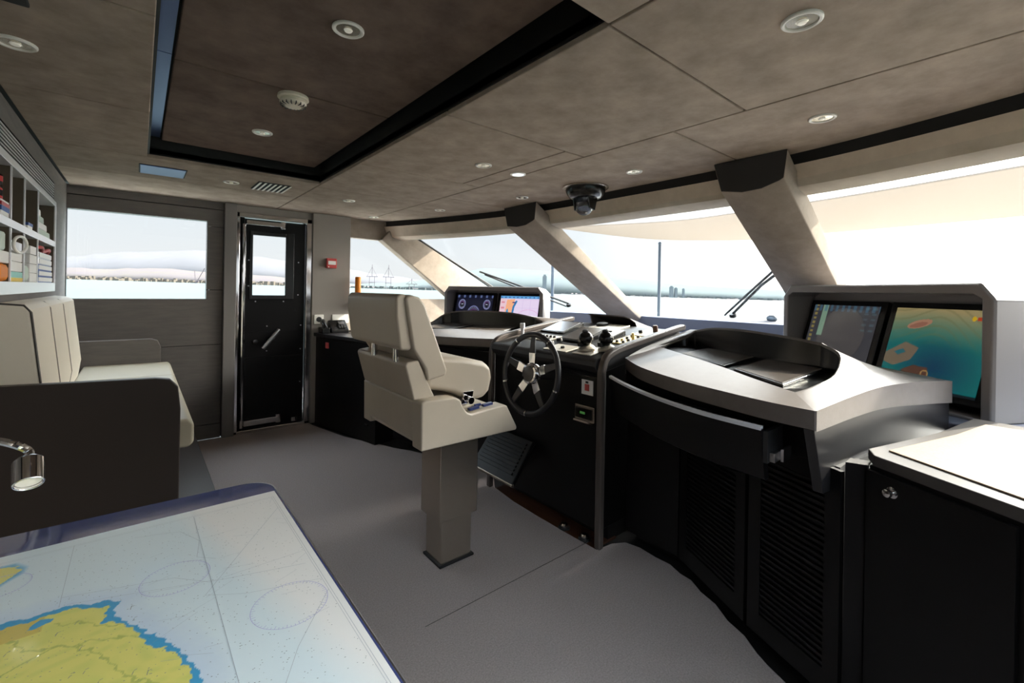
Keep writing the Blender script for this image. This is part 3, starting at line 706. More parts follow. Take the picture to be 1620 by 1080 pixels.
# fold-out foot rest
t = thing('foot_rest', 'black louvred fold out foot rest with steel edge under the wheel', 'foot rest', (1.85, 2.2, 0.4))
H0, H1 = Vector((1.872,2.02,0.43)), Vector((1.872,2.42,0.43)); E0, E1 = Vector((1.68,1.99,0.225)), Vector((1.68,2.40,0.225))
nn = (H1-H0).cross(E0-H0).normalized()
if nn.z < 0: nn = -nn
MB().prism([H0, H1, E1, E0], -nn*0.03).build('flap', 'lacquer', t, bev=0.006)
b = MB()
for k in range(9):
    f0 = 0.1+0.085*k; a = H0.lerp(E0, f0).lerp(H1.lerp(E1, f0), 0.08); c = H0.lerp(E0, f0).lerp(H1.lerp(E1, f0), 0.92)
    e = (E0-H0).normalized()*0.014
    b.prism([a, c, c+e, a+e], nn*0.008)
b.build('slats', 'lacquer', t)
MB().tube([E0-nn*0.012, E1-nn*0.012], 0.011, 10).build('edge_bar', 'steel', t)
for k, lab in ((0, 'chrome foot button on the wooden toe strip, the one nearer the foot rest'), (1, 'chrome foot button on the wooden toe strip, the one nearer the right console')):
    x, y = (1.895, 1.77) if k == 0 else (1.90, 1.62)
    f = thing('foot_button', lab, 'foot switch', (x, y, -0.004), 'foot buttons on the toe strip')
    MB().lathe([(0,0),(0.034,0),(0.034,0.006),(0.028,0.012),(0,0.012)], (x,y,-0.004)).build('base', 'rubber', f)
    MB().lathe([(0,0.012),(0.022,0.012),(0.022,0.024),(0.016,0.03),(0,0.031)], (x,y,-0.004)).build('button', 'chrome', f)

# steering wheel
wc = Vector((1.715,1.885,0.885)); ax = Vector((-1,0,0.14)).normalized()
t = thing('steering_wheel', 'black rimmed steering wheel with five chrome spokes on the helm console', 'steering wheel', tuple(wc))
rim_o = MB().torus(wc, ax, 0.222, 0.0165, 64, 14).build('rim', 'grip', t)
e1 = (Vector((0,0,1)) - ax*ax.z).normalized(); e2 = ax.cross(e1)
for k in range(5):
    a = R(2+72*k); u = math.cos(a)*e1 + math.sin(a)*e2; v = ax.cross(u)
    sp = MB()
    p = [(0.04,0.022,-0.012),(0.10,0.026,-0.006),(0.118,0.026,-0.004)]
    secs = [[wc+u*r+v*w+ax*(d+0.005), wc+u*r-v*w+ax*(d+0.005), wc+u*r-v*w+ax*(d-0.005), wc+u*r+v*w+ax*(d-0.005)] for r, w, d in p]
    so = sp.loft(secs).build('spoke', 'chrome', t, bev=0.002)
    q = [(0.118,0.022,-0.004),(0.17,0.018,0.0),(0.212,0.016,0.0)]
    secs = [[wc+u*r+v*w+ax*(d+0.004), wc+u*r-v*w+ax*(d+0.004), wc+u*r-v*w+ax*(d-0.004), wc+u*r+v*w+ax*(d-0.004)] for r, w, d in q]
    MB().loft(secs).build('spoke_end', 'grip', so, bev=0.002)
    a2 = a + R(36); u = math.cos(a2)*e1 + math.sin(a2)*e2; v = ax.cross(u)
    MB().cyl(wc+u*0.222-v*0.004, wc+u*0.222+v*0.004, 0.0178, seg=14).build('grip_band', 'chrome', rim_o)
MB().lathe([(0.0,-0.04),(0.06,-0.03),(0.062,0.0),(0.055,0.012),(0.046,0.015),(0.046,0.010),(0.0,0.010)], wc, ax, 32).build('hub', 'chrome', t)
MB().lathe([(0.0,0.008),(0.044,0.010),(0.042,0.018),(0.02,0.022),(0.0,0.023)], wc, ax, 32).build('hub_cap', 'screen_matte', t)
MB().cyl(wc-ax*0.03, wc-ax*0.172, 0.03, 0.036).build('shaft', 'rubber', t)

# two throttle levers
for x, y, lab in ((1.985,1.70,'ball topped throttle lever, the one nearer the steering wheel'), (2.03,1.592,'ball topped throttle lever, the one nearer the right console wing')):
    c = hpt(x, y, 0.010)
    f = thing('throttle_lever', lab, 'throttle', tuple(c), 'ball throttles on the helm console')
    n = Vector((-0.14,0,1)).normalized()
    MB().lathe([(0,0),(0.05,0),(0.05,0.01),(0.038,0.022),(0.026,0.026),(0,0.026)], c, n).build('base', 'panel_metal', f)
    MB().lathe([(0,0.026),(0.016,0.026),(0.012,0.04),(0,0.04)], c, n, 16).build('stem', 'satin', f)
    MB().sphere(c+n*0.064, 0.042).build('ball_knob', 'ball', f)
    MB().lathe([(0,0.103),(0.016,0.103),(0.018,0.109),(0.010,0.115),(0,0.115)], c, n, 16).build('top_cap', 'rubber', f)
    MB().obox(c+n*0.03+Vector((-0.035,0.01,0)), (0.018,0,0), (0,0.012,0), n*0.012).build('trigger', 'rubber', f, bev=0.003)

# visor over the centre display
t = thing('display_visor', 'small black leather visor hood on the dashboard in front of the centre windscreen', 'visor', (2.85, 2.07, 1.02))
b = MB()
vis = [(-0.215,1.02),(-0.208,1.10),(-0.185,1.145),(-0.15,1.172),(-0.10,1.186),(0.235,1.190)]
fr = [Vector((2.72-0.02*(k > 2), 2.07+y, z)) for k, (y, z) in enumerate(vis)]
bk_ = [Vector((2.96, 2.07+y*0.94, 1.02+(z-1.02)*0.55)) for y, z in vis]
dz_ = Vector((0,0,-0.008)); dy_ = Vector((0,0.008,0))
off = [dy_, dy_, dy_*0.8+dz_*0.5, dy_*0.5+dz_*0.8, dz_, dz_]
b.loft([fr + [p+o_ for p, o_ in list(zip(fr, off))[::-1]], bk_ + [p+o_ for p, o_ in list(zip(bk_, off))[::-1]]]).build('hood', 'trim_leather', t)
MB().prism([bk_[0], bk_[1], bk_[2], bk_[3], bk_[4], bk_[5], Vector((2.96,2.29,1.02))], (0.012,0,0)).build('back_panel', 'well', t)
MB().box(2.74,2.95,1.86,2.28,0.985,1.024).build('base', 'black_leather', t, bev=0.003)
MB().obox((2.86,2.08,1.033),(0.08,0,0.012),(0,0.15,0),(-0.001,0,0.004)).build('display', 'screen_off', t)
MB().prism([(2.70,2.235,1.024),(2.96,2.275,1.024),(2.96,2.275,1.11),(2.71,2.285,1.182)], (0,0.012,0)).build('side_cheek', 'hood', t)
# ------------------------------------------------------------------ console wings (mirrored pair)
OUT = [(2.04,1.475,1.00),(1.84,1.237,1.0),(1.70,0.949,1.0),(1.645,0.771,1.0),(1.605,0.593,1.0),(1.598,0.457,1.0),
       (1.602,0.452,1.0),(1.85,0.415,1.02),(2.1,0.38,1.028),(2.35,0.315,1.026),(2.588,0.252,1.012),
       (2.592,0.262,1.012),(2.72,0.60,1.03),(2.80,1.0,1.05),(2.80,1.30,1.085),(2.745,1.475,1.125),
       (2.735,1.478,1.125),(2.45,1.478,1.085),(2.2,1.477,1.04),(2.06,1.476,1.003)]
INN = [(2.34,1.445,1.042),(2.12,1.13,1.04),(1.97,0.92,1.037),(1.85,0.75,1.03),(1.775,0.63,1.025),(1.738,0.562,1.022),
       (1.745,0.550,1.023),(1.84,0.526,1.037),(2.0,0.508,1.062),(2.11,0.520,1.125),(2.155,0.59,1.158),
       (2.165,0.61,1.162),(2.20,0.74,1.175),(2.30,0.97,1.182),(2.41,1.17,1.172),(2.50,1.31,1.145),
       (2.51,1.335,1.138),(2.53,1.40,1.095),(2.45,1.44,1.066),(2.37,1.448,1.047)]
FLO = [(x, y, min(z-0.006, 1.015 + max(0, (x-1.75-0.55*(y-0.6)))*0.085)) for x, y, z in INN]
def cornered(pts, cor, n):
    # smooth closed outline that keeps sharp corners before the listed points
    out = []; N = len(pts)
    for a, b in zip(cor, cor[1:]+(N,)):
        seg = pts[a:b]
        out += crom(seg, n)
        q, r_ = Vector(seg[-1]), Vector(pts[b % N])
        out += [q.lerp(r_, k/n) for k in range(1, n)]
    return out
def wing(side, label, mir):
    mp = (lambda p: Vector(p)) if side == 's' else (lambda p: Vector((p[0], 2*mir-p[1], p[2])))
    t = thing('console_wing', label, 'console', tuple(mp((2.1,0.95,0.0))), 'console wings beside the helm')
    n = 5
    o = cornered(OUT, (0,6,11,16), n); i = crom(INN, n, True); f = crom(FLO, n, True)
    N = len(o); secs = []
    # skirt, top surface ring, rim of the opening
    drop = []
    for k, p in enumerate(o):
        s = k/n
        d = 0.06 if s < 5.5 else (0.06+0.03*min(1, (s-5.5)/3.5) if s < 10.5 else 0.09)
        drop.append(Vector((p.x, p.y, p.z-d)))
    secs.append(drop); secs.append([p.copy() for p in o])
    for r in (0.12, 0.3, 0.5, 0.7, 0.85, 0.95, 1.0):
        row = []
        for k in range(N):
            p = o[k].lerp(i[k], r); hgt = i[k].z-o[k].z
            steep = min(1, max(0, (hgt-0.03)/0.08))
            zr = r*(1-steep) + steep*(r**1.9 if r < 1 else 1)
            p.z = o[k].z + hgt*zr
            row.append(p)
        secs.append(row)
    c_in = sum(i, Vector((0,0,0)))/N
    secs.append([p + Vector((0,0,-0.003)) + (c_in-p)*0.012 for p in i])
    secs.append([p + Vector((0,0,-0.010)) + (c_in-p)*0.012 for p in i])
    b = MB().loft([[mp(p) for p in s] for s in secs], True, False, False)
    b.build('leather_hood', 'hood', t, sharp=40)
    # dark well inside the opening
    w = [[mp(p + Vector((0,0,-0.008)) + (c_in-p)*0.008) for p in i], [mp(Vector((q.x,q.y,q.z)) + (c_in-p)*0.02) for p, q in zip(i, f)]]
    b = MB().loft(w, True, False, True); b.build('instrument_well', 'well', t, sharp=30)
    def wf(x, y, h): return mp((x, y, 1.015 + max(0, (x-1.75-0.55*(y-0.6)))*0.085 + h))
    for q in ([(2.22,1.26),(2.43,1.21),(2.29,0.89),(2.02,0.93)], [(1.98,0.87),(2.25,0.84),(2.13,0.575),(1.80,0.615)]):
        s_ = MB().loft([[wf(x,y,0.001) for x,y in q], [wf(x,y,0.012) for x,y in q]]).build('instrument_screen', 'bezel', t, bev=0.003)
        cc = (sum(x for x,y in q)/4, sum(y for x,y in q)/4)
        MB().loft([[wf(cc[0]+(x-cc[0])*0.93,cc[1]+(y-cc[1])*0.93,0.0122) for x,y in q], [wf(cc[0]+(x-cc[0])*0.93,cc[1]+(y-cc[1])*0.93,0.014) for x,y in q]]).build('screen_glass', 'screen_off', s_)
    # body below the hood
    P = lambda pts: [(mp((x,y,0)).x, mp((x,y,0)).y) for x, y in pts]
    MB().plan(P([(2.05,1.474),(1.93,1.30),(1.86,1.05),(1.80,0.80),(1.76,0.62),(1.74,0.47),(2.1,0.40),(2.585,0.27),(2.72,0.62),(2.78,1.0),(2.78,1.474)]), 0.80, 0.935).build('upper_body', 'lacquer', t)
    MB().plan(P([(2.09,1.474),(2.085,1.15),(1.885,0.745),(1.745,0.425),(1.80,0.425),(2.55,0.29),(2.72,0.62),(2.78,1.0),(2.78,1.474)]), 0.05, 0.80).build('cabinet', 'lacquer', t)
    MB().plan(P([(2.15,1.46),(2.14,1.15),(1.95,0.745),(1.83,0.44),(2.5,0.25),(2.7,1.4)]), -0.012, 0.05).build('toe_kick', 'black', t)
    MB().plan(P([(1.712,0.404),(1.7375,0.3492),(1.79,0.352),(1.77,0.404)]), 0.05, 0.833).build('stile', 'lacquer', t)
    # glossy end panel
    e0, e1 = mp((1.602,0.455,0)), mp((2.588,0.256,0)); ed = (e1-e0); tn = Vector((0,0,0))
    inw = mp((2.0,0.8,0))-mp((2.0,0.4,0)); inw = inw.normalized()
    ep = []
    for k, (u, z) in enumerate([(0,0.938),(0.1,0.944),(0.25,0.958),(0.5,0.953),(0.75,0.938),(1.0,0.925),(1.0,0.76),(0.45,0.755),(0.34,0.725),(0.075,0.725)]):
        p = e0 + ed*u; p.z = z
        bow = mp((0,1,0))-mp((0,0,0)); p += bow*(0.004 + (0.028*4*u*(1-u) if u not in (0,1) else 0)); ep.append(p)
    MB().prism(ep, inw*0.03).build('end_panel', 'lacquer_gloss', t, bev=0.003)
    # doors
    DL_ = [(2.078,1.47),(2.07,1.155)], [(2.066,1.145),(1.868,0.752)], [(1.862,0.742),(1.722,0.405)]
    for k, ((xa,ya),(xb,yb)) in enumerate(DL_):
        a, c = mp((xa,ya,0)), mp((xb,yb,0)); u = (c-a).normalized(); L = (c-a).length
        nn = Vector((u.y,-u.x,0))
        if nn.x > 0: nn = -nn
        q = lambda s, z, h=0.0: a + u*s + Vector((0,0,z)) + nn*h
        db = MB()
        if k == 0:
            db.prism([q(0.003,0.06), q(L-0.003,0.06), q(L-0.003,0.86), q(0.003,0.86)], nn*0.016)
        else:
            s0, s1, z0, z1, zt = 0.06, L-0.055, 0.14, 0.74, 0.80
            db.prism([q(0.003,0.06), q(s0,0.06), q(s0,zt), q(0.003,zt)], nn*0.016).prism([q(s1,0.06), q(L-0.003,0.06), q(L-0.003,zt), q(s1,zt)], nn*0.016)
            db.prism([q(s0,0.06), q(s1,0.06), q(s1,z0), q(s0,z0)], nn*0.016).prism([q(s0,z1), q(s1,z1), q(s1,zt), q(s0,zt)], nn*0.016)
        do = db.build('door', 'lacquer', t)
        if k:
            lb = MB(); nl = 28
            for j in range(nl):
                z = z0 + (z1-z0)*(j+0.15)/nl; dz = (z1-z0)/nl*0.62
                lb.prism([q(s0,z,0.001), q(s0,z+dz,0.010), q(s0,z+dz*1.1,0.014), q(s0,z+dz*0.25,0.013)], u*(s1-s0))
            lb.build('louvre', 'lacquer', do)
    # shallow drawer front under the hood
    ZT = 0.925
    pull = 0.0 if side == 's' else 0.10
    top = [(1.895+pull*0.4,1.468),(1.80+pull*0.8,1.32),(1.715+pull,1.16),(1.64+pull,0.98),(1.59+pull,0.80),(1.572+pull,0.60)]
    top = [tuple(p) for p in crom([(x,y,0) for x,y in top], 4)]
    fr = []
    for x, y, _ in top:
        fr.append([mp((x,y,ZT-0.012)), mp((x+0.018,y,ZT-0.012)), mp((x+0.075,y,0.735)), mp((x+0.05,y,0.732)), mp((x+0.035,y,0.74))])
    dr = MB().loft(fr).build('drawer', 'lacquer', t, sharp=30)
    if side == 's':
        MB().loft([[mp((x-0.003,y,ZT-0.016)), mp((x-0.002,y,ZT-0.006)), mp((x+0.017,y,ZT-0.004)), mp((x+0.017,y,ZT-0.014))] for x, y, _ in top]).build('edge_strip', 'edge_highlight', dr)
        MB().plan([(x+0.016,y) for x,y,_ in top] + [(1.80,0.60),(1.90,1.0),(2.02,1.40)], 0.84, 0.862).build('tray', 'lacquer', dr)
        MB().prism([(1.589,0.585,0.80),(1.72,0.585,0.80),(1.72,0.585,0.905),(1.589,0.585,0.905)], (0,0.014,0)).build('tray_side', 'black_leather', dr)
        sl_ = MB().prism([(1.60,0.566,0.805),(1.69,0.566,0.805),(1.69,0.566,0.835),(1.60,0.566,0.835)], (0,0.018,0))
        sl_.prism([(1.645,0.556,0.80),(1.715,0.556,0.80),(1.715,0.556,0.842),(1.645,0.556,0.842)], (0,0.010,0))
        sl_.build('slide_rail', 'satin', dr, bev=0.002)
    return t
wing('s', 'leather topped console wing with pulled out drawer right of the helm', 0)
wing('p', 'leather topped console wing on the port side behind the helm chair', 2.02)
# keyboard lying in the open drawer
t = thing('keyboard', 'black computer keyboard lying in the open drawer', 'keyboard', (1.70, 0.88, 0.862))
ka, kb = Vector((1.615,0.66,0.863)), Vector((1.70,1.06,0.863)); ku = (kb-ka).normalized(); kv = Vector((ku.y,-ku.x,0))
MB().prism([ka, kb, kb+kv*0.13, ka+kv*0.13], (0,0,0.015)).build('body', 'rubber', t, bev=0.004)
b = MB()
for i in range(16):
    for j in range(5):
        c = ka + ku*(0.02+0.0245*i) + kv*(0.018+0.024*j) + Vector((0,0,0.018))
        b.obox(c, ku*0.0098, kv*0.0098, Vector((0,0,0.004)))
b.build('keys', 'grip', t)

# ------------------------------------------------------------------ monitor housings
def pod(name, label, C, L, zb, zt, depth, pics, scr_h, lean=17):
    C, L = Vector((*C, 0)), Vector((*L, 0)); u = (L-C).normalized(); W = (L-C).length
    n = Vector((-u.y, u.x, 0))
    if n.x > 0: n = -n
    t = thing(name, label, 'monitor housing', tuple(((C+L)/2)+Vector((0,0,zb))), 'monitor housings on the dashboard')
    q = lambda s, z, h: C + u*s + Vector((0,0,z)) + n*h
    ch = 0.07; th = 0.045
    outer = lambda h, k=0.0: [q(k,zb,h), q(k,zt-ch,h), q(k+ch*0.75,zt-k,h), q(W-k-ch*0.75,zt-k,h), q(W-k,zt-ch,h), q(W-k,zb,h)]
    inner = lambda h: [q(th,zb+0.012,h), q(th,zt-ch*0.95,h), q(th+ch*0.5,zt-th,h), q(W-th-ch*0.5,zt-th,h), q(W-th,zt-ch*0.95,h), q(W-th,zb+0.012,h)]
    b = MB().loft([outer(-depth, 0.02), outer(-0.012), outer(0.0,0.008), inner(0.0), inner(-0.20)], True, True, True)
    b.build('housing', 'pod', t, bev=0.006, seg=2)
    sw = (W-2*th-0.055)/2; ca, sa = math.cos(R(lean)), math.sin(R(lean))
    for k, pic in enumerate(pics):
        s0 = th + 0.015 + k*(sw+0.025); z0 = zb+0.05
        ps = lambda a, h, d: q(s0+a*sw, z0+h*scr_h*ca + d*sa, -0.035 - h*scr_h*sa + d*ca)
        so = MB().prism([ps(0,0,-0.03), ps(1,0,-0.03), ps(1,1,-0.03), ps(0,1,-0.03)], ps(0,0,0)-ps(0,0,-0.03)).build('monitor', 'bezel', t, bev=0.004)
        m0 = 0.065
        # u runs left to right as the helmsman sees it
        grid_picture('screen', lambda a, h: ps((1-m0)-(1-2*m0)*a, m0+(1-2*m0)*h*1.0, 0.0015), pic, 150, 120, SCR[k+ (0 if name=='x' else 0)], so)
    return t
SCR_LIT = attr_mat('lit_screen', 0.15, 0.2)
SCR_DIM = attr_mat('dim_screen', 0.15, 0.15)
def blend(c, col, m): return c*(1-m[..., None]) + np.array(col, float)*m[..., None]
def ellm(U, V, cx, cy, rx, ry, a=0): 
    x = U-cx; y = V-cy; ca, sa = math.cos(a), math.sin(a)
    return (((x*ca+y*sa)/rx)**2 + ((-x*sa+y*ca)/ry)**2)
def pic_sea(U, V):
    d = np.clip(np.hypot((U-0.55)/1.0, (V-0.28)/0.9), 0, 1)
    c = np.zeros(U.shape+(3,)); a = np.clip(d/0.45, 0, 1)[..., None]
    c = np.array([8,62,92.])*(1-a) + np.array([16,112,112.])*a
    a = np.clip((V-0.55+0.12*np.abs(U-0.4))/0.45, 0, 1)[..., None]; c = c*(1-a) + np.array([178,160,112.])*a
    wv = 0.5+0.5*np.sin(60*np.hypot(U-0.4, V-0.2)+3*np.sin(9*U)); m = (wv > 0.86)*np.clip((V-0.45)*1.4, 0, 0.35)
    c = blend(c, [120,120,80], m)
    c = blend(c, [196,140,112], (ellm(U,V,0.30,0.80,0.135,0.05,0.35) < 1)*0.9)
    c = blend(c, [150,96,80], (ellm(U,V,0.29,0.785,0.10,0.03,0.35) < 1)*0.6)
    pier = inside([(0.0,0.40),(0.20,0.56),(0.36,0.50),(0.30,0.34),(0.12,0.24),(0.0,0.28)], U, V); c = blend(c, [146,112,88], pier*0.85)
    c = blend(c, [40,110,120], (inside([(0.10,0.42),(0.19,0.47),(0.23,0.43),(0.15,0.38)], U, V))*1.0)
    c = blend(c, [104,62,46], inside([(0.22,0.20),(0.34,0.28),(0.50,0.27),(0.52,0.13),(0.30,0.08)], U, V)*0.9)
    c = blend(c, [190,150,90], (np.abs(ellm(U,V,0.48,0.19,0.04,0.05)-0.8) < 0.25)*0.9)
    c = blend(c, [235,190,40], (ellm(U,V,0.82,0.90,0.022,0.028) < 1)*1.0)
    c = blend(c, [200,70,40], ((U>0.85)&(U<0.93)&(V>0.875)&(V<0.92))*1.0)
    c = blend(c, [20,24,30], (V < 0.03)*0.9)
    return c*0.85
def pic_radar(U, V):
    c = np.zeros(U.shape+(3,)) + np.array([74,74,80.])
    c = blend(c, [92,88,88], (ellm(U,V,0.52,0.55,0.36,0.42) < 1)*0.9)
    c = blend(c, [60,60,66], (np.abs(ellm(U,V,0.52,0.55,0.36,0.42)-1) < 0.03)*0.9)
    c = blend(c, [160,200,170], ((U>0.15)&(U<0.24)&(V>0.52))*0.85)
    c = blend(c, [180,160,90], ((U>0.03)&(U<0.08)&(V>0.25)&(np.sin(90*V)>-0.2))*0.8)
    c = blend(c, [80,130,160], ((V>0.90)&(np.sin(70*U)>0.1))*0.6)
    c = blend(c, [110,150,160], ((U>0.80)&(U<0.97)&(V>0.6)&(np.sin(80*V)>0.4)&(np.sin(55*U)>-0.3))*0.4)
    return c*0.8
def pic_gauges(U, V):
    c = np.zeros(U.shape+(3,)) + np.array([20,22,40.])
    x = (U-0.5)*1.45
    for gx, gy, r in ((0.0,0.45,0.24),(-0.50,0.74,0.13),(0.50,0.74,0.13),(-0.50,0.26,0.13),(0.50,0.26,0.13)):
        d = np.hypot(x-gx, V-gy)
        c = blend(c, [12,14,26], (d < r)*1.0)
        ang = np.arctan2(V-gy, x-gx)
        c = blend(c, [136,140,190], ((np.abs(d-r) < 0.012))*0.8)
        c = blend(c, [170,174,210], ((np.abs(d-r*0.82) < 0.03)&(np.sin(ang*24)>0.6))*0.8)
        c = blend(c, [120,60,130], ((np.abs(d-r*0.6) < 0.012)&(ang>0.2))*0.7)
        c = blend(c, [200,205,220], ((np.abs(V-gy)<0.014)&(np.abs(x-gx)<r*0.3))*0.8)
    c = blend(c, [120,140,190], ((V>0.93)&(np.sin(40*U)>0.5))*0.6)
    c = blend(c, [90,100,150], ((np.abs(V-0.5)<0.012)&((np.abs(x)>0.34)))*0.7)
    return c
def pic_chart(U, V):
    c = np.zeros(U.shape+(3,)) + np.array([222,206,232.])
    c = blend(c, [226,186,190], (U < 0.16)*0.7)
    c = blend(c, [200,90,110], ((U<0.12)&(U>0.03)&(np.sin(40*V)>0.6))*0.6)
    c = blend(c, [236,170,130], inside([(0.17,0.9),(0.38,0.92),(0.36,0.7),(0.30,0.2),(0.20,0.05),(0.14,0.4)], U, V)*1.0)
    c = blend(c, [60,140,190], (ellm(U,V,0.205,0.5,0.032,0.14) < 1)*1.0)
    dd = dist_seg([(0.42,0.85),(0.36,0.7),(0.335,0.4),(0.31,0.1),(0.30,0.0)], U, V); c = blend(c, [50,120,170], (dd < 0.025)*1.0)
    c = blend(c, [220,130,190], (np.abs(np.hypot(U-0.75,V-0.3)-0.33) < 0.006)*0.5)
    c = blend(c, [190,165,215], ((np.abs(np.sin(16*U))<0.06)&(U>0.4))*0.5)
    c = blend(c, [190,165,215], ((np.abs(np.sin(14*V))<0.05)&(U>0.4))*0.4)
    c = blend(c, [96,160,214], (V > 0.93)*1.0)
    c = blend(c, [40,60,120], ((V>0.945)&(V<0.98)&(np.sin(60*U)>0.5))*0.7)
    c = blend(c, [60,50,110], ((np.abs(V-0.82)<0.02)&(np.abs(U-0.36)<0.04))*0.9)
    return c
SCR = [SCR_DIM, SCR_DIM]
pod('monitor_housing', 'grey leather monitor housing with sea scene screen on the right', (2.66,0.14), (3.22,1.11), 0.84, 1.42, 0.42, [pic_sea, pic_radar], 0.46)
SCR = [SCR_LIT, SCR_LIT]
pod('monitor_housing', 'grey leather monitor housing with gauges and pink chart screens', (3.15,3.28), (2.60,4.30), 0.84, 1.40, 0.30, [pic_chart, pic_gauges], 0.46)

# ------------------------------------------------------------------ cabinet at the right edge
t = thing('side_cabinet', 'dark cabinet with tan leather top at the right edge of the picture', 'cabinet', (2.0, -0.1, 0))
PL = [(1.738,0.348),(1.575,0.03),(1.515,-0.2),(1.49,-0.78),(2.50,-0.78),(2.58,0.18),(2.2,0.235)]
MB().plan(PL, 0.06, 0.835).build('body', 'lacquer', t)
MB().plan([(1.82,0.30),(1.66,0.03),(1.60,-0.2),(1.58,-0.76),(2.4,-0.76),(2.4,0.15)], -0.012, 0.06).build('toe_kick', 'black', t)
MB().plan([(1.785,0.362),(1.72,0.335),(1.56,0.025),(1.50,-0.21),(1.475,-0.785),(2.50,-0.785),(2.59,0.19),(2.2,0.25)], 0.838, 0.872).build('counter_top', 'counter_edge', t, bev=0.004)
MB().plan([(1.80,0.315),(1.625,0.02),(1.565,-0.21),(1.54,-0.77),(2.45,-0.77),(2.48,0.15),(2.2,0.205)], 0.872, 0.877).build('leather_inlay', 'counter', t, bev=0.002)
a, c = Vector((1.7372,0.3482,0)), Vector((1.577,0.036,0)); u = (c-a).normalized(); nn = Vector((u.y,-u.x,0)); nn = -nn if nn.x > 0 else nn
do = MB().prism([a+Vector((0,0,0.08)), c+Vector((0,0,0.08)), c+Vector((0,0,0.825)), a+Vector((0,0,0.825))], nn*0.014).build('door', 'lacquer', t, bev=0.002)
kp = a + u*0.078 + Vector((0,0,0.785))
MB().lathe([(0,0.012),(0.016,0.012),(0.016,0.016),(0.009,0.017),(0.009,0.028),(0.012,0.030),(0.011,0.038),(0,0.040)], kp, nn, 24).build('door_knob', 'chrome', do)
a2, c2 = Vector((1.570,0.022,0)), Vector((1.512,-0.20,0)); u2_ = (c2-a2).normalized(); n2_ = Vector((u2_.y,-u2_.x,0)); n2_ = -n2_ if n2_.x > 0 else n2_
MB().prism([a2+Vector((0,0,0.08)), c2+Vector((0,0,0.08)), c2+Vector((0,0,0.825)), a2+Vector((0,0,0.825))], n2_*0.014).build('door', 'lacquer', t, bev=0.002)

# ------------------------------------------------------------------ sofa on the left
t = thing('sofa', 'cream leather bench sofa with black end panels under the shelf niche', 'sofa', (-0.1, 3.4, 0))
MB().box(-0.425,0.36,2.42,4.62,0.0,0.16).build('plinth', 'sofa_black', t, bev=0.004)
MB().box(-0.425,0.14,2.56,4.60,0.16,0.625).build('base', 'lacquer', t)
b = MB().prism([(-0.425,2.48,0.16),(0.148,2.48,0.16),(0.150,2.48,0.80),(0.140,2.48,0.90),(0.110,2.48,0.935),(0.06,2.48,0.945),(-0.425,2.48,0.965)], (0,0.045,0))
b.build('end_panel', 'sofa_black', t, bev=0.006, seg=3)
b = MB().prism([(-0.425,4.56,0.16),(0.14,4.56,0.16),(0.14,4.56,0.86),(0.12,4.56,0.91),(0.08,4.56,0.925),(-0.425,4.56,0.925)], (0,0.04,0))
b.build('end_panel', 'grey_panel', t, bev=0.006, seg=3)
ysp = [(2.53,3.19),(3.195,3.86),(3.865,4.55)]
for y0, y1 in ysp[1:2] + ysp[:1] + ysp[2:]:
    MB().prism([(-0.31,y0,0.625),(0.185,y0,0.605),(0.205,y0,0.625),(0.205,y0,0.715),(0.185,y0,0.738),(-0.31,y0,0.745)], (0,y1-y0-0.004,0)).build('seat_cushion', 'seat', t, bev=0.016, seg=3)
for y0, y1 in ((2.56,3.05),(3.053,3.52),(3.523,4.06)):
    cu = MB().prism([(-0.425,y0,0.74),(-0.30,y0,0.74),(-0.285,y0,0.86),(-0.325,y0,1.245),(-0.345,y0,1.268),(-0.425,y0,1.275)], (0,y1-y0-0.003,0)).build('back_cushion', 'cream', t, bev=0.014, seg=3)
    MB().tube([(-0.299,y0+0.003,0.76),(-0.286,y0+0.003,0.86),(-0.325,y0+0.003,1.235),(-0.345,y0+0.003,1.262),(-0.42,y0+0.003,1.27)], 0.004 if y0 < 2.6 else 0.0028, 6).build('piping', 'piping' if y0 < 2.6 else 'piping_light', cu)

# ------------------------------------------------------------------ things in the shelf niche
XF = AFT + 0.006
def item(name, label, cat, y0, y1, z0, z1, m, dep=0.16, x1=XF, group='things in the shelf niche', bands=(), bev=0.003):
    f = thing(name, label, cat, (x1-dep/2, (y0+y1)/2, z0), group)
    MB().box(x1-dep, x1, y0, y1, z0, z1).build('body', m, f, bev=bev)
    for zb0, zb1, mm in bands:
        MB().box(x1-dep+0.003, x1+0.0012, y0-0.0012, y1+0.0012, z0+(z1-z0)*zb0, z0+(z1-z0)*zb1).build('band', mm, f)
    return f
U0, L0_ = 1.6205, 1.3555
item('first_aid_box', 'white box with blue and red patches, lowest in the near upper shelf bay', 'box', 2.66, 2.80, U0, 1.685, 'paper', bands=((0.3,0.6,'blue'),(0.62,0.85,'red')))
def can(name, label, y, z0, z1, r, m, m2):
    f = thing(name, label, 'can', (XF-r-0.01, y, z0), 'things in the shelf niche')
    MB().lathe([(0,0),(r,0),(r,(z1-z0)*0.8),(r*0.8,(z1-z0)),(0,(z1-z0))], (XF-r-0.01,y,z0)).build('body', m, f)
    MB().lathe([(r*1.01,(z1-z0)*0.3),(r*1.012,(z1-z0)*0.5),(r*1.01,(z1-z0)*0.7)], (XF-r-0.01,y,z0)).build('band', m2, f)
can('red_can', 'red tin with a black band standing on the patched white box', 2.74, 1.685, 1.745, 0.05, 'red', 'ball')
can('spray_can', 'small black tin with red band, topmost of the near upper shelf stack', 2.74, 1.745, 1.80, 0.045, 'ball', 'red')
f = thing('mug', 'white mug standing alone in the second upper shelf bay', 'mug', (XF-0.05, 2.93, U0), 'things in the shelf niche')
MB().lathe([(0,0),(0.035,0),(0.038,0.075),(0.034,0.075),(0.031,0.006),(0,0.006)], (XF-0.05,2.93,U0)).build('cup', 'white', f)
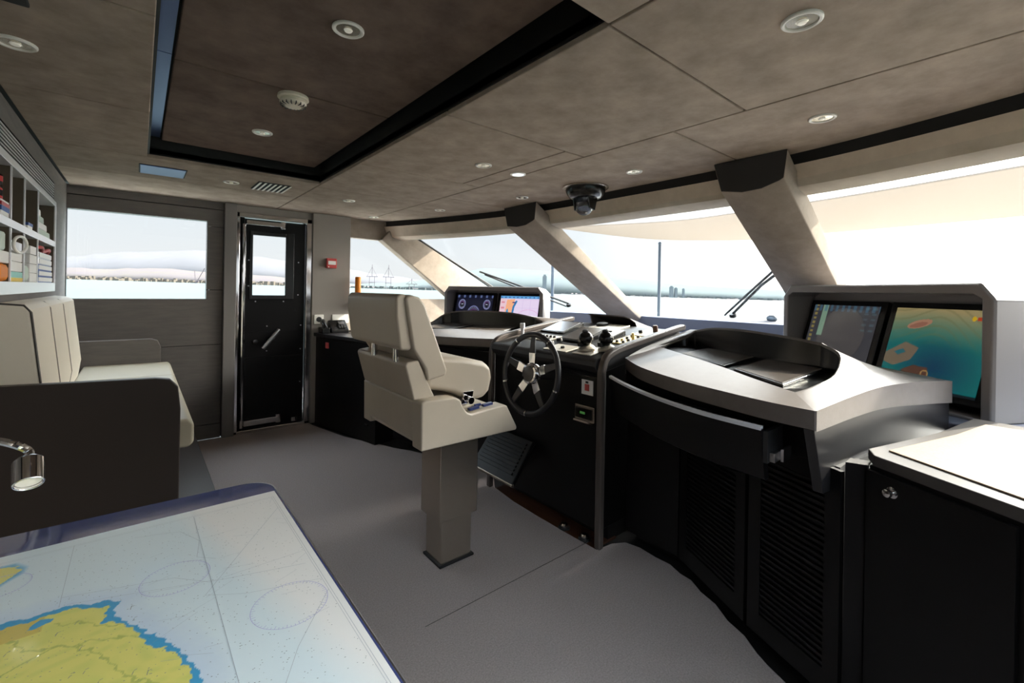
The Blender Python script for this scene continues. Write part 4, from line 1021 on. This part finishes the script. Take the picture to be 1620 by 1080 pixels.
MB().torus((XF-0.05,2.97,U0+0.04),(1,0,0),0.02,0.005,24,8).build('handle', 'white', f)
item('small_box', 'small blue and white box alone in the third upper shelf bay', 'box', 3.22, 3.34, U0, 1.65, 'paper', bands=((0.5,1.0,'blue'),), dep=0.1)
for k in range(4):
    y0, y1 = 3.60+0.02*k, 4.02-0.03*k
    f = MB().prism([(XF-0.2,y0,U0+0.044*k),(XF-0.2,y1,U0+0.044*k),(XF-0.2,y1-0.02,U0+0.044*(k+1)-0.002),(XF-0.2,y0+0.03,U0+0.044*(k+1)-0.002)], (0.19-0.01*k,0,0)).build('folded_cloth', 'cloth' if k % 2 == 0 else 'paper', bev=0.008, seg=3)
    tag(f, ['lowest pale green cloth in the far upper bay pile', 'white folded cloth, second from the bottom of the far upper bay pile', 'pale green cloth, second from the top of the far upper bay pile', 'topmost small white folded cloth of the far upper bay pile'][k], 'cloth', 'folded cloths in the upper shelf')
item('orange_pouch', 'orange pouch in the near lower shelf bay', 'pouch', 2.66, 2.82, L0_, 1.43, 'orange', bev=0.02)
item('white_carton', 'white carton behind and above the orange pouch', 'box', 2.64, 2.81, 1.431, 1.48, 'paper', dep=0.12)
item('grey_cup', 'grey paper cup shaped tub on the white carton', 'tub', 2.68, 2.75, 1.481, 1.56, 'cloth', dep=0.07, bev=0.012)
names = [('teal', 'teal and yellow box, lowest in the second lower shelf bay'), ('paper', 'white box lying on the teal and yellow box'), ('paper', 'white carton in the middle of the second lower bay stack'), ('shelf', 'topmost white box of the second lower bay stack')]
for k, (m, lab) in enumerate(names):
    item('carton', lab, 'box', 2.85+0.004*k, 3.10-0.006*k, L0_+0.045*k, L0_+0.045*(k+1)-0.001, m, bands=((0.0,0.4,'yellow'),) if k == 0 else ())
item('pale_bag', 'pale green plastic bag in front of the third lower bay stack', 'bag', 3.135, 3.27, L0_, 1.44, 'cloth', dep=0.06, bev=0.02)
for k in range(3):
    item('white_folder', ['lowest white folder in the third lower shelf bay', 'middle white folder in the third lower shelf bay', 'topmost white folder in the third lower shelf bay'][k], 'folder', 3.285, 3.48, L0_+0.047*k, L0_+0.047*(k+1)-0.001, 'paper', dep=0.2)
item('blue_book', 'dark blue book standing behind the pale green bag', 'book', 3.14, 3.26, L0_, 1.50, 'blue', dep=0.09, x1=XF-0.07)
item('white_box', 'small white box on top of the three white folders', 'box', 3.30, 3.46, L0_+0.142, L0_+0.185, 'paper', dep=0.12)
for k in range(5):
    f = thing('ring_binder', ['lowest white binder with blue spine in the far lower shelf bay','second lowest white binder with blue spine in the far lower bay','middle white binder of five in the far lower bay','second highest white binder in the far lower bay','topmost white binder of the five in the far lower bay'][k], 'binder', (XF-0.1, 3.8, L0_+0.034*k), 'binders in the lower shelf')
    z = L0_+0.034*k
    MB().box(XF-0.20, XF-0.004, 3.56+0.01*(k % 2), 4.06-0.012*k, z, z+0.0335).build('cover', 'blue' if k < 3 else 'satin', f, bev=0.002)
    MB().box(XF-0.19, XF-0.001, 3.565+0.01*(k % 2), 4.055-0.012*k, z+0.005, z+0.0285).build('pages', 'paper', f)
pts = crom([(XF-0.05,3.58,1.545),(XF-0.01,3.70,1.555),(XF-0.02,3.80,1.535),(XF-0.005,3.92,1.552),(XF-0.02,4.0,1.535)], 6)
f = MB().tube(pts, 0.010, 8).build('rope', 'red_soft'); tag(f, 'red and white rope lying on the topmost binder', 'rope')
o = bpy.data.objects['rope']; o.location.z -= 0.0
loop = [(AFT+0.022+0.004*math.sin(a), 2.93+0.14*math.cos(a), 1.52+0.035*math.sin(a)) for a in [2*PI*k/28 for k in range(29)]]
f = MB().tube(loop, 0.006, 8).build('cable_loop', 'white'); tag(f, 'white cable loop hanging in front of the second lower shelf bay', 'cable')

# ------------------------------------------------------------------ chart table
t = thing('chart_table', 'chart table with a glossy glass top over a nautical chart', 'table', (-0.2, 0.9, 0))
def tab(off):
    r = 0.075; x1, y1 = 0.306-off, 1.478-off
    arc = [(x1-r+r*math.cos(R(a)), y1-r+r*math.sin(R(a))) for a in range(0, 91, 9)]
    return [(x1,0.15)] + arc + [(-0.82,1.478-off+0.02),(-0.82,0.15)]
MB().plan(tab(0.0), 0.755, 0.7835).build('rim', 'satin', t, bev=0.003)
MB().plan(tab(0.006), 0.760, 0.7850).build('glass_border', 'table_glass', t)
MB().box(-0.72,0.16,0.28,1.30,0.0,0.755).build('pedestal', 'lacquer', t)
COAST = [(-0.60,1.10),(-0.40,1.09),(-0.25,1.088),(-0.167,1.087),(-0.133,1.081),(-0.118,1.083),(-0.089,1.084),(-0.036,1.051),(-0.038,1.006),(-0.022,0.987),(0.004,0.953),(0.014,0.922),(0.023,0.895),(0.034,0.881),(0.04,0.863),(0.053,0.844),(0.056,0.821),(0.066,0.806),(0.063,0.79),(0.063,0.777),(0.054,0.747),(0.05,0.70),(0.06,0.60),(0.03,0.50),(0.04,0.30)]
SHO = [(-0.60,1.118),(-0.40,1.106),(-0.25,1.104),(-0.169,1.103),(-0.124,1.094),(-0.093,1.096),(-0.037,1.070),(-0.015,1.056),(-0.027,1.034),(-0.026,1.012),(-0.006,0.979),(0.007,0.965),(0.018,0.934),(0.036,0.897),(0.052,0.863),(0.063,0.836),(0.066,0.821),(0.074,0.806),(0.077,0.788),(0.076,0.769),(0.07,0.74),(0.068,0.70),(0.08,0.60),(0.05,0.50),(0.06,0.30)]
ISL = [(-0.30,1.33),(-0.203,1.319),(-0.187,1.318),(-0.172,1.294),(-0.174,1.275),(-0.186,1.261),(-0.193,1.252),(-0.22,1.21),(-0.30,1.20)]
MX0, MX1, MY0, MY1 = -0.60, 0.296, 0.42, 1.372
def chart(U, V):
    X = MX0+(MX1-MX0)*U; Y = MY0+(MY1-MY0)*V
    wob = 0.0022*np.sin(170*X+40*Y)+0.0016*np.sin(260*Y-90*X)+0.001*np.sin(520*X+410*Y)
    Xw, Yw = X+wob, Y+0.8*wob
    c = np.zeros(U.shape+(3,)) + np.array([216,232,240.])
    a = np.clip((X-0.10-0.22*(1.2-Y))/0.06, 0, 1)[..., None]; c = c*(1-a) + np.array([236,237,237.])*a  # paler right part: window reflection in the glass, put into the chart colour
    ds = dist_seg(SHO, Xw, Yw)
    c = blend(c, [196,214,236], np.clip(1-ds/0.05, 0, 1)*0.8)
    land = inside(COAST+[(-0.7,0.3),(-0.7,1.1)], Xw, Yw); sh = inside(SHO+[(-0.7,0.3),(-0.7,1.1)], Xw, Yw)
    c = blend(c, [70,160,208], sh*1.0)
    c = blend(c, [222,216,122], land*1.0)
    nz = 0.5+0.5*np.sin(38*X+11*np.sin(23*Y))*np.sin(31*Y+9*np.sin(19*X))
    c = blend(c, [200,206,112], (land*np.clip(nz-0.4, 0, 1))*0.9)
    c = blend(c, [206,184,96], land*(X < -0.115)*(Y > 1.04)*0.8)
    c = blend(c, [70,160,208], inside([(-0.132,1.056),(-0.129,1.068),(-0.119,1.078),(-0.103,1.068),(-0.105,1.060),(-0.113,1.059),(-0.123,1.053)], X, Y)*1.0)
    c = blend(c, [170,180,92], ((dist_seg([(-0.15,1.04),(-0.13,1.0),(-0.07,0.97),(-0.03,0.90),(0.0,0.84),(0.03,0.79)], Xw, Yw) < 0.0018)|(dist_seg([(-0.2,0.93),(-0.1,0.98),(-0.04,0.96),(0.01,0.93)], Xw, Yw) < 0.0014)|(dist_seg([(-0.10,1.05),(-0.06,1.02),(-0.02,0.98)], Xw, Yw) < 0.0012))*0.8)
    isl = inside(ISL, Xw, Yw); di = dist_seg(ISL+ISL[:1], X, Y)
    c = blend(c, [90,170,214], np.clip(1-di/0.012, 0, 1)*1.0*(~isl))
    c = blend(c, [222,216,122], isl*1.0)
    return c
CH = attr_mat('chart_paper', 0.35, coat=1.0)
grid_picture('chart', lambda a, h: (MX0+(MX1-MX0)*a, MY0+(MY1-MY0)*h, 0.7856), chart, 460, 490, CH, t)
b = MB(); ZT = 0.7860
def line(b, pts, w=0.0007):
    for (x0,y0),(x1,y1) in zip(pts[:-1], pts[1:]):
        d_ = Vector((x1-x0, y1-y0, 0)); l_ = d_.length
        if l_ < 1e-6: continue
        nx, ny = -d_.y/l_*w/2, d_.x/l_*w/2
        b.poly([(x0+nx,y0+ny,ZT),(x0-nx,y0-ny,ZT),(x1-nx,y1-ny,ZT),(x1+nx,y1+ny,ZT)])
def rose(b, cx, cy, r):
    line(b, [(cx+r*math.cos(a*PI/30), cy+r*math.sin(a*PI/30)) for a in range(61)], 0.0008)
    for a in range(60):
        u = (math.cos(a*PI/30), math.sin(a*PI/30)); k = 0.93 if a % 3 else 0.88
        line(b, [(cx+u[0]*r, cy+u[1]*r), (cx+u[0]*r*k, cy+u[1]*r*k)], 0.0007)
ink = mat('rose_ink', rgb(166,168,212), 0.5)
for rc in ((0.062, 1.075, 0.055), (0.215, 0.862, 0.062), (-0.19, 1.24, 0.04)):
    b = MB(); rose(b, *rc); b.build('compass_rose', ink, t, fix=False)
rn = random.Random(11)
b = MB()
line(b, [(MX0,1.345),(0.285,1.335),(0.285,0.45)], 0.0006); line(b, [(MX0,1.340),(0.281,1.330),(0.281,0.45)], 0.0005)
line(b, [(0.11,1.333),(0.115,0.9),(0.12,0.45)], 0.0007); line(b, [(-0.10,1.338),(-0.10,1.10)], 0.0006)
line(b, [(0.0,1.30),(0.08,1.27),(0.11,1.20),(0.10,1.13),(0.13,1.10)], 0.0006); line(b, [(0.281,1.26),(0.19,1.12),(0.10,0.98)], 0.0006)
line(b, [(-0.10,1.13),(0.06,1.075),(0.11,1.02),(0.27,0.97)], 0.0006); line(b, [(0.281,1.02),(0.12,1.02),(-0.09,1.10)], 0.0005)
line(b, [(0.10,0.98),(0.16,0.94),(0.281,0.90)], 0.0005); line(b, [(0.12,0.60),(0.20,0.75),(0.281,0.86)], 0.0006)
for k in range(26):
    x, y, a = rn.uniform(0.0,0.27), rn.uniform(0.7,1.30), rn.uniform(-0.6,0.6); l_ = rn.uniform(0.02,0.09)
    line(b, [(x,y),(min(0.28,x+l_*math.cos(a)),y+l_*math.sin(a))], 0.0004)
b.build('chart_lines', mat('chart_ink', rgb(150,160,172), 0.5), t, fix=False)
b = MB()
for k in range(1500):
    x, y = rn.uniform(-0.22,0.28), rn.uniform(0.55,1.33)
    s = rn.uniform(0.0006,0.0012)
    b.poly([(x,y,ZT),(x+s*1.6,y,ZT),(x+s*1.6,y+s,ZT),(x,y+s,ZT)])
for k in range(46):
    x, y = rn.uniform(-0.17,0.04), rn.uniform(0.62,1.04)
    line(b, [(x,y),(x+0.002,y+rn.uniform(0.004,0.012))], 0.0009); line(b, [(x+0.002,y+0.008),(x+0.006,y+0.009)], 0.0008)
b.build('soundings', mat('chart_ink_dark', rgb(112,122,128), 0.5), t, fix=False)
# gooseneck lamp
hc = Vector((-0.166,1.31,0.972)); ha = Vector((0.10,-0.72,-0.68)).normalized()
t = thing('gooseneck_lamp', 'chrome gooseneck reading lamp bent over the chart table', 'lamp', (-0.52,1.22,0.785))
MB().lathe([(0.0,-0.028),(0.018,-0.028),(0.0235,-0.022),(0.0235,0.028),(0.0215,0.030),(0.0195,0.028),(0.0195,0.022),(0,0.020)], hc, ha).build('lamp_head', 'chrome', t, bev=0.001)
MB().lathe([(0.0,0.0225),(0.0185,0.0235),(0.0,0.027)], hc, ha).build('lens', 'lamp_glow', t)
b0 = hc-ha*0.026
nk = crom([b0, b0-ha*0.02, b0+Vector((-0.022,0.012,0.032)), b0+Vector((-0.06,0.03,0.043)), b0+Vector((-0.13,0.05,0.048)), b0+Vector((-0.24,0.03,0.03)), b0+Vector((-0.33,-0.04,-0.06)), (-0.52,1.22,0.86), (-0.52,1.22,0.80)], 6)
MB().tube(nk, 0.0075, 10).build('gooseneck', 'chrome', t)
MB().lathe([(0,0),(0.035,0),(0.035,0.01),(0.02,0.02),(0,0.02)], (-0.52,1.22,0.785)).build('base', 'chrome', t)
# ------------------------------------------------------------------ outside
TILT = R(0.75)   # the boat heels slightly against the sea
def heel(p):
    p = Vector(p) - Vector((0,0,ZC))
    return Matrix.Rotation(TILT, 3, fw) @ p + Vector((0,0,ZC))
WATER = -3.6
b = MB(); ring = [heel((9000*math.cos(2*PI*k/64), 9000*math.sin(2*PI*k/64), WATER)) for k in range(64)]
o = b.poly(ring).build('sea', 'sea', fix=False); struct(o)
def azdir(px):
    a = (px-810)/708.; v = fw + rt*a; return v
def ridge(name, Rd, prof, m, seed, rough, depth=300):
    rn = random.Random(seed); b = MB(); secs = []
    for i in range(161):
        px = -500 + (2300+500)*i/160
        for (xa, ha), (xb, hb) in zip(prof[:-1], prof[1:]):
            if xa <= px <= xb: h = ha+(hb-ha)*(px-xa)/(xb-xa); break
        h = max(0.6, h + rn.uniform(-rough, rough))
        d = azdir(px); up_ = Vector((0,0,1)); s = h/708.*Rd
        p = d*Rd; k = (Rd+depth)/Rd
        secs.append([heel((p.x,p.y,WATER-1)), heel((p.x*(1+0.3*depth/Rd),p.y*(1+0.3*depth/Rd),WATER+s*0.55)), heel((p.x*k,p.y*k,WATER+s*k+0*1)), heel((p.x*k*1.05,p.y*k*1.05,WATER-1))])
    o = b.loft(secs).build(name, m, sharp=180); struct(o); return o
ridge('hills', 3800, [(-500,20),(60,26),(105,34),(200,44),(300,52),(420,42),(560,26),(660,16),(720,14),(780,14),(840,14),(920,12),(1000,12),(1080,12),(1240,12),(1500,18),(2300,15)], 'hill_pale', 5, 1.5, 600)
ridge('hills', 2600, [(-500,4),(60,6),(330,6),(470,6),(560,6),(640,10),(700,22),(760,36),(840,37),(920,31),(1000,26),(1080,20),(1240,16),(1500,8),(2300,6)], 'hill', 9, 1.0, 400)
ridge('hills', 2000, [(-500,10),(60,15),(105,17),(200,19),(260,22),(330,17),(460,12),(540,6),(600,1),(2300,1)], 'hill_pink', 3, 1.2, 300)
rn = random.Random(2)
def town(name, Rd, x0, x1, hmax, m, lab, n):
    b = MB()
    for k in range(n):
        px = x0+(x1-x0)*k/n + rn.uniform(-1,1); w = rn.uniform(1.5,7.0)*Rd/708; h = rn.uniform(0.2,1.0)**2*hmax*Rd/708 + 1
        c = azdir(px)*(Rd*rn.uniform(0.96,1.06)); u = rt*w/2; v = fw*w/2
        base = [c-u-v, c+u-v, c+u+v, c-u+v]
        b.loft([[heel((p.x,p.y,WATER-1)) for p in base], [heel((p.x,p.y,WATER+h)) for p in base]])
    o = b.build(name, m); tag(o, lab, 'town', kind='stuff')
town('town', 1900, 60, 480, 6, 'town', 'hazy pale town along the shore seen through the port windows', 240)
town('town', 1900, 545, 720, 4, 'town_far', 'low hazy harbour front seen through the triangular side window', 90)
town('town', 2100, 740, 1250, 3, 'town_far', 'faint distant shoreline town seen through the windscreen', 220)
def tower(px, w, h, lab, Rd=1850):
    t = thing('tower_building', lab, 'building', tuple(heel((azdir(px)*Rd).to_tuple()[:2]+(WATER,))), 'hazy towers on the far shore')
    c = azdir(px)*Rd; W = w*Rd/708/2; H = h*Rd/708
    base = [c-rt*W-fw*W, c+rt*W-fw*W, c+rt*W+fw*W, c-rt*W+fw*W]
    MB().loft([[heel((p.x,p.y,WATER-1)) for p in base], [heel((p.x,p.y,WATER+H)) for p in base]]).build('block', 'tower', t)
    base = [c+(p-c)*0.6 for p in base]
    MB().loft([[heel((p.x,p.y,WATER+H)) for p in base], [heel((p.x,p.y,WATER+H*1.08)) for p in base]]).build('roof_block', 'tower', t)
tower(861,6,28,'hazy tower on the far shore left of the blue grey mast')
tower(1062,5,17,'taller of the twin hazy towers right of the awning pole')
tower(1069,4,15,'shorter of the twin hazy towers right of the awning pole')
tower(1081,3,14,'slim hazy tower standing apart to the right of the twin towers')
def crane(px, h, lab, Rd=1700):
    t = thing('harbour_crane', lab, 'crane', tuple(heel((azdir(px)*Rd).to_tuple()[:2]+(WATER,))), 'harbour cranes on the shore')
    c = azdir(px)*Rd; s = Rd/708.
    P_ = lambda a, z: heel((c+rt*a*s).to_tuple()[:2]+(WATER+z*s,))
    b = MB()
    for a in (-4, 4): b.tube([P_(a,0), P_(a,h*0.5)], 0.35*s, 4)
    b.tube([P_(-5,h*0.25), P_(5,h*0.25)], 0.4*s, 4)
    b.build('legs', 'crane', t)
    MB().tube([P_(-9,h*0.5), P_(9,h*0.5)], 0.5*s, 4).build('bridge', 'crane', t)
    MB().tube([P_(0,h*0.5), P_(0,h)], 0.4*s, 4).tube([P_(0,h*0.9), P_(-8,h*0.5)], 0.2*s, 4).tube([P_(0,h*0.9), P_(8,h*0.5)], 0.2*s, 4).build('mast', 'crane', t)
crane(588, 38, 'tall hazy harbour crane in the side window, nearest the beige post')
crane(614, 38, 'tall hazy harbour crane in the middle of the side window')
crane(651, 18, 'short hazy harbour crane in the side window, nearest the sloping pillar')
t = thing('shore_crane', 'blue grey crane with two raised jibs by the shore in the big window', 'crane', tuple(heel((azdir(313)*1700).to_tuple()[:2]+(WATER,))))
c = azdir(312)*1700; s = 1700/708.; P_ = lambda a, z: heel((c+rt*a*s).to_tuple()[:2]+(WATER+z*s,))
MB().tube([P_(-3,2), P_(-5,20)], 0.6*s, 4).build('jib', 'crane', t); MB().tube([P_(-1,2), P_(11,24)], 0.6*s, 4).build('jib', 'crane', t); MB().tube([P_(-4,0),P_(2,3)], 1.0*s, 4).build('base', 'crane', t)

# the foredeck with awning, poles and rail
dk = MB().plan([(4.25,-2.2),(4.25,6.2),(9.5,6.6),(12.5,4.4),(13.5,2.0),(12.5,-0.4),(9.5,-2.4)], 0.38, 0.45).build('foredeck', 'deck', bev=0.02); struct(dk)
sk = MB().plan([(4.2,4.95),(4.2,6.3),(-2,6.0),(-2,4.95)], 0.0, 0.06).build('sidedeck', 'deck'); struct(sk)
t = thing('awning', 'cream fabric awning stretched over the foredeck', 'awning', (8.0,3.0,2.6))
near = crom([(6.05,6.05,2.59),(6.95,4.2,2.60),(7.02,2.9,2.62),(6.80,1.6,2.62),(6.30,0.16,2.60),(5.8,-1.4,2.60)], 5)
far = crom([(6.10,6.1,2.585),(9.0,5.85,2.60),(10.35,4.3,2.58),(10.12,2.93,2.57),(9.85,0.3,2.57),(9.4,-1.6,2.60)], 5)
secs = []
for k in range(9):
    f = k/8; secs.append([near[i].lerp(far[i], f) + Vector((0,0,-0.02*math.sin(PI*f))) for i in range(len(near))])
up_s = [[p+Vector((0,0,0.006)) for p in s_] for s_ in secs]
b = MB().loft(secs, False).loft(up_s, False)
b.build('fabric', 'awning', t)
MB().tube(near, 0.012, 8).build('hem_rope', 'awning', t)
for x, y, z0, z1, r, lab in ((9.2,5.75,0.43,2.52,0.035,'blue grey awning pole seen through the centre windscreen pane'), (6.05,6.06,0.43,2.54,0.028,'blue grey awning pole seen beside the port windscreen pillar')):
    t = thing('awning_pole', lab, 'pole', (x,y,z0), 'awning poles on the foredeck')
    MB().cyl((x,y,z0),(x,y,z1),r).build('tube', 'pole', t); MB().lathe([(0,0),(0.08,0),(0.08,0.015),(r,0.03),(0,0.03)], (x,y,z0+0.012)).build('foot', 'pole', t)
    MB().sphere((x,y,z1),r*1.2).build('cap', 'pole', t)
t = thing('bow_rail', 'thin steel rail around the bow seen low in the centre pane', 'rail', (11,3,0.45))
rl = crom([(8.6,6.3,0.90),(9.6,5.9,0.90),(10.6,5.0,0.91),(11.2,3.9,0.91),(11.6,2.6,0.91),(11.6,1.4,0.91),(11.0,0.2,0.91)], 5)
MB().tube(rl, 0.014, 8).build('top_rail', 'satin', t)
for p in rl[::5]: MB().cyl((p.x,p.y,0.44),(p.x,p.y,p.z),0.012).build('stanchion', 'satin', t)
t = thing('deck_cover', 'white rounded cover lying on the foredeck below the right pillar', 'cover', (8.1,3.0,0.45))
MB().lathe([(0,0),(0.42,0),(0.44,0.2),(0.40,0.40),(0.28,0.47),(0,0.50)], (8.1,3.0,0.45)).build('bundle', 'white_cover', t)
MB().sphere((8.05,2.93,0.98),0.085,1,1,0.7).build('cap', 'pole', t)

# wipers outside the glass
def wiper(lab, arm, blade, w=0.012):
    t = thing('windscreen_wiper', lab, 'wiper', tuple(arm[0]), 'windscreen wipers')
    MB().tube(arm, 0.011, 8).build('arm', 'rubber', t); MB().tube(blade, 0.009, 8).build('blade', 'rubber', t)
    MB().lathe([(0,0),(0.03,0),(0.03,0.03),(0,0.03)], Vector(arm[0])-Vector((0,0,0.03)), (-0.4,0,0.9)).build('pivot', 'rubber', t)
def go(px, py, n=-0.05):   # point just outside the glass plane, given on the pane
    return None
wiper('double armed wiper at the right end of the centre windscreen pane', [gpt(4.0,1.78,-0.05), gpt(3.6,1.40,-0.06), gpt(3.33,1.10,-0.06)], [gpt(4.02,1.86,-0.04), gpt(3.62,1.46,-0.045), gpt(3.28,1.12,-0.04)])
SKY, ZEN, GLOW, SUN, SUNV, EXPO = 0.182, 2.7, 8.0, 2.6, (0.90, -0.33, 0.56), 2.4
# port wipers lie against the outside of the port pane
pq = [Vector((2.18,4.73,1.96)), gpt(2.62,3.0), gpt(4.08,3.0), Vector((3.74,4.73,1.12))]
pn = (pq[1]-pq[0]).cross(pq[3]-pq[0]).normalized()
if pn.z < 0: pn = -pn
def pp(u, v, h=0.05): # u from the port edge, v down the pane
    return pq[0].lerp(pq[1], u).lerp(pq[3].lerp(pq[2], u), v) + pn*h
wiper('long double wiper lying down the port edge of the port pane', [pp(0.16,0.75), pp(0.13,0.4), pp(0.11,0.10)], [pp(0.20,0.78,0.04), pp(0.16,0.45,0.04), pp(0.12,0.12,0.04)])
wiper('shorter slanting wiper crossing the lower port pane', [pp(0.66,0.92), pp(0.45,0.70), pp(0.25,0.50)], [pp(0.62,0.95,0.04), pp(0.42,0.72,0.04), pp(0.27,0.53,0.04)])

# ------------------------------------------------------------------ light
w = bpy.data.worlds.new('sky'); scene.world = w; w.use_nodes = True
nt = w.node_tree; nt.nodes.clear()
out = nt.nodes.new('ShaderNodeOutputWorld'); bg = nt.nodes.new('ShaderNodeBackground')
tc = nt.nodes.new('ShaderNodeTexCoord'); sp = nt.nodes.new('ShaderNodeSeparateXYZ'); cr = nt.nodes.new('ShaderNodeValToRGB')
nt.links.new(tc.outputs['Generated'], sp.inputs[0])
mr = nt.nodes.new('ShaderNodeMapRange'); mr.inputs['From Min'].default_value = -0.05; mr.inputs['From Max'].default_value = 0.7
nt.links.new(sp.outputs['Z'], mr.inputs['Value']); nt.links.new(mr.outputs[0], cr.inputs['Fac'])
e = cr.color_ramp.elements
e[0].position = 0.0; e[0].color = (1.0, 0.99, 0.98, 1)
e[1].position = 1.0; e[1].color = (0.80, 0.90, 1.0, 1)
x = e.new(0.14); x.color = (0.96, 0.98, 1.0, 1)
x = e.new(0.38); x.color = (0.82, 0.92, 1.0, 1)
nt.links.new(cr.outputs[0], bg.inputs['Color'])
# brighter towards the zenith and in the hazy glow round the sun
sdir = Vector(SUNV).normalized()
def mth(op, a, b):
    n = nt.nodes.new('ShaderNodeMath'); n.operation = op
    for k, q in enumerate((a, b)):
        if isinstance(q, (int, float)): n.inputs[k].default_value = q
        else: nt.links.new(q, n.inputs[k])
    return n.outputs[0]
dt = nt.nodes.new('ShaderNodeVectorMath'); dt.operation = 'DOT_PRODUCT'; dt.inputs[1].default_value = sdir
nt.links.new(tc.outputs['Generated'], dt.inputs[0])
glow = mth('MULTIPLY', mth('POWER', mth('MAXIMUM', dt.outputs['Value'], 0.0), 8.0), GLOW)
mz = nt.nodes.new('ShaderNodeMapRange'); mz.inputs['From Min'].default_value = 0.28; mz.inputs['From Max'].default_value = 0.6
mz.inputs['To Min'].default_value = SKY; mz.inputs['To Max'].default_value = ZEN
nt.links.new(sp.outputs['Z'], mz.inputs['Value'])
nt.links.new(mz.outputs[0], bg.inputs['Strength'])
bg2 = nt.nodes.new('ShaderNodeBackground'); bg2.inputs['Color'].default_value = (1.0, 0.94, 0.85, 1)
nt.links.new(glow, bg2.inputs['Strength'])
ad = nt.nodes.new('ShaderNodeAddShader'); nt.links.new(bg.outputs[0], ad.inputs[0]); nt.links.new(bg2.outputs[0], ad.inputs[1])
nt.links.new(ad.outputs[0], out.inputs[0])
sd = bpy.data.lights.new('sun', 'SUN'); sd.energy = SUN; sd.angle = R(0.8); sd.color = (1.0, 0.90, 0.74)
so = bpy.data.objects.new('sun', sd); COL.objects.link(so)
so.rotation_euler = sdir.to_track_quat('Z', 'Y').to_euler()
vs = scene.view_settings
vs.view_transform = 'Standard'; vs.look = 'None'; vs.gamma = 1.0; vs.use_curve_mapping = False; vs.exposure = EXPO
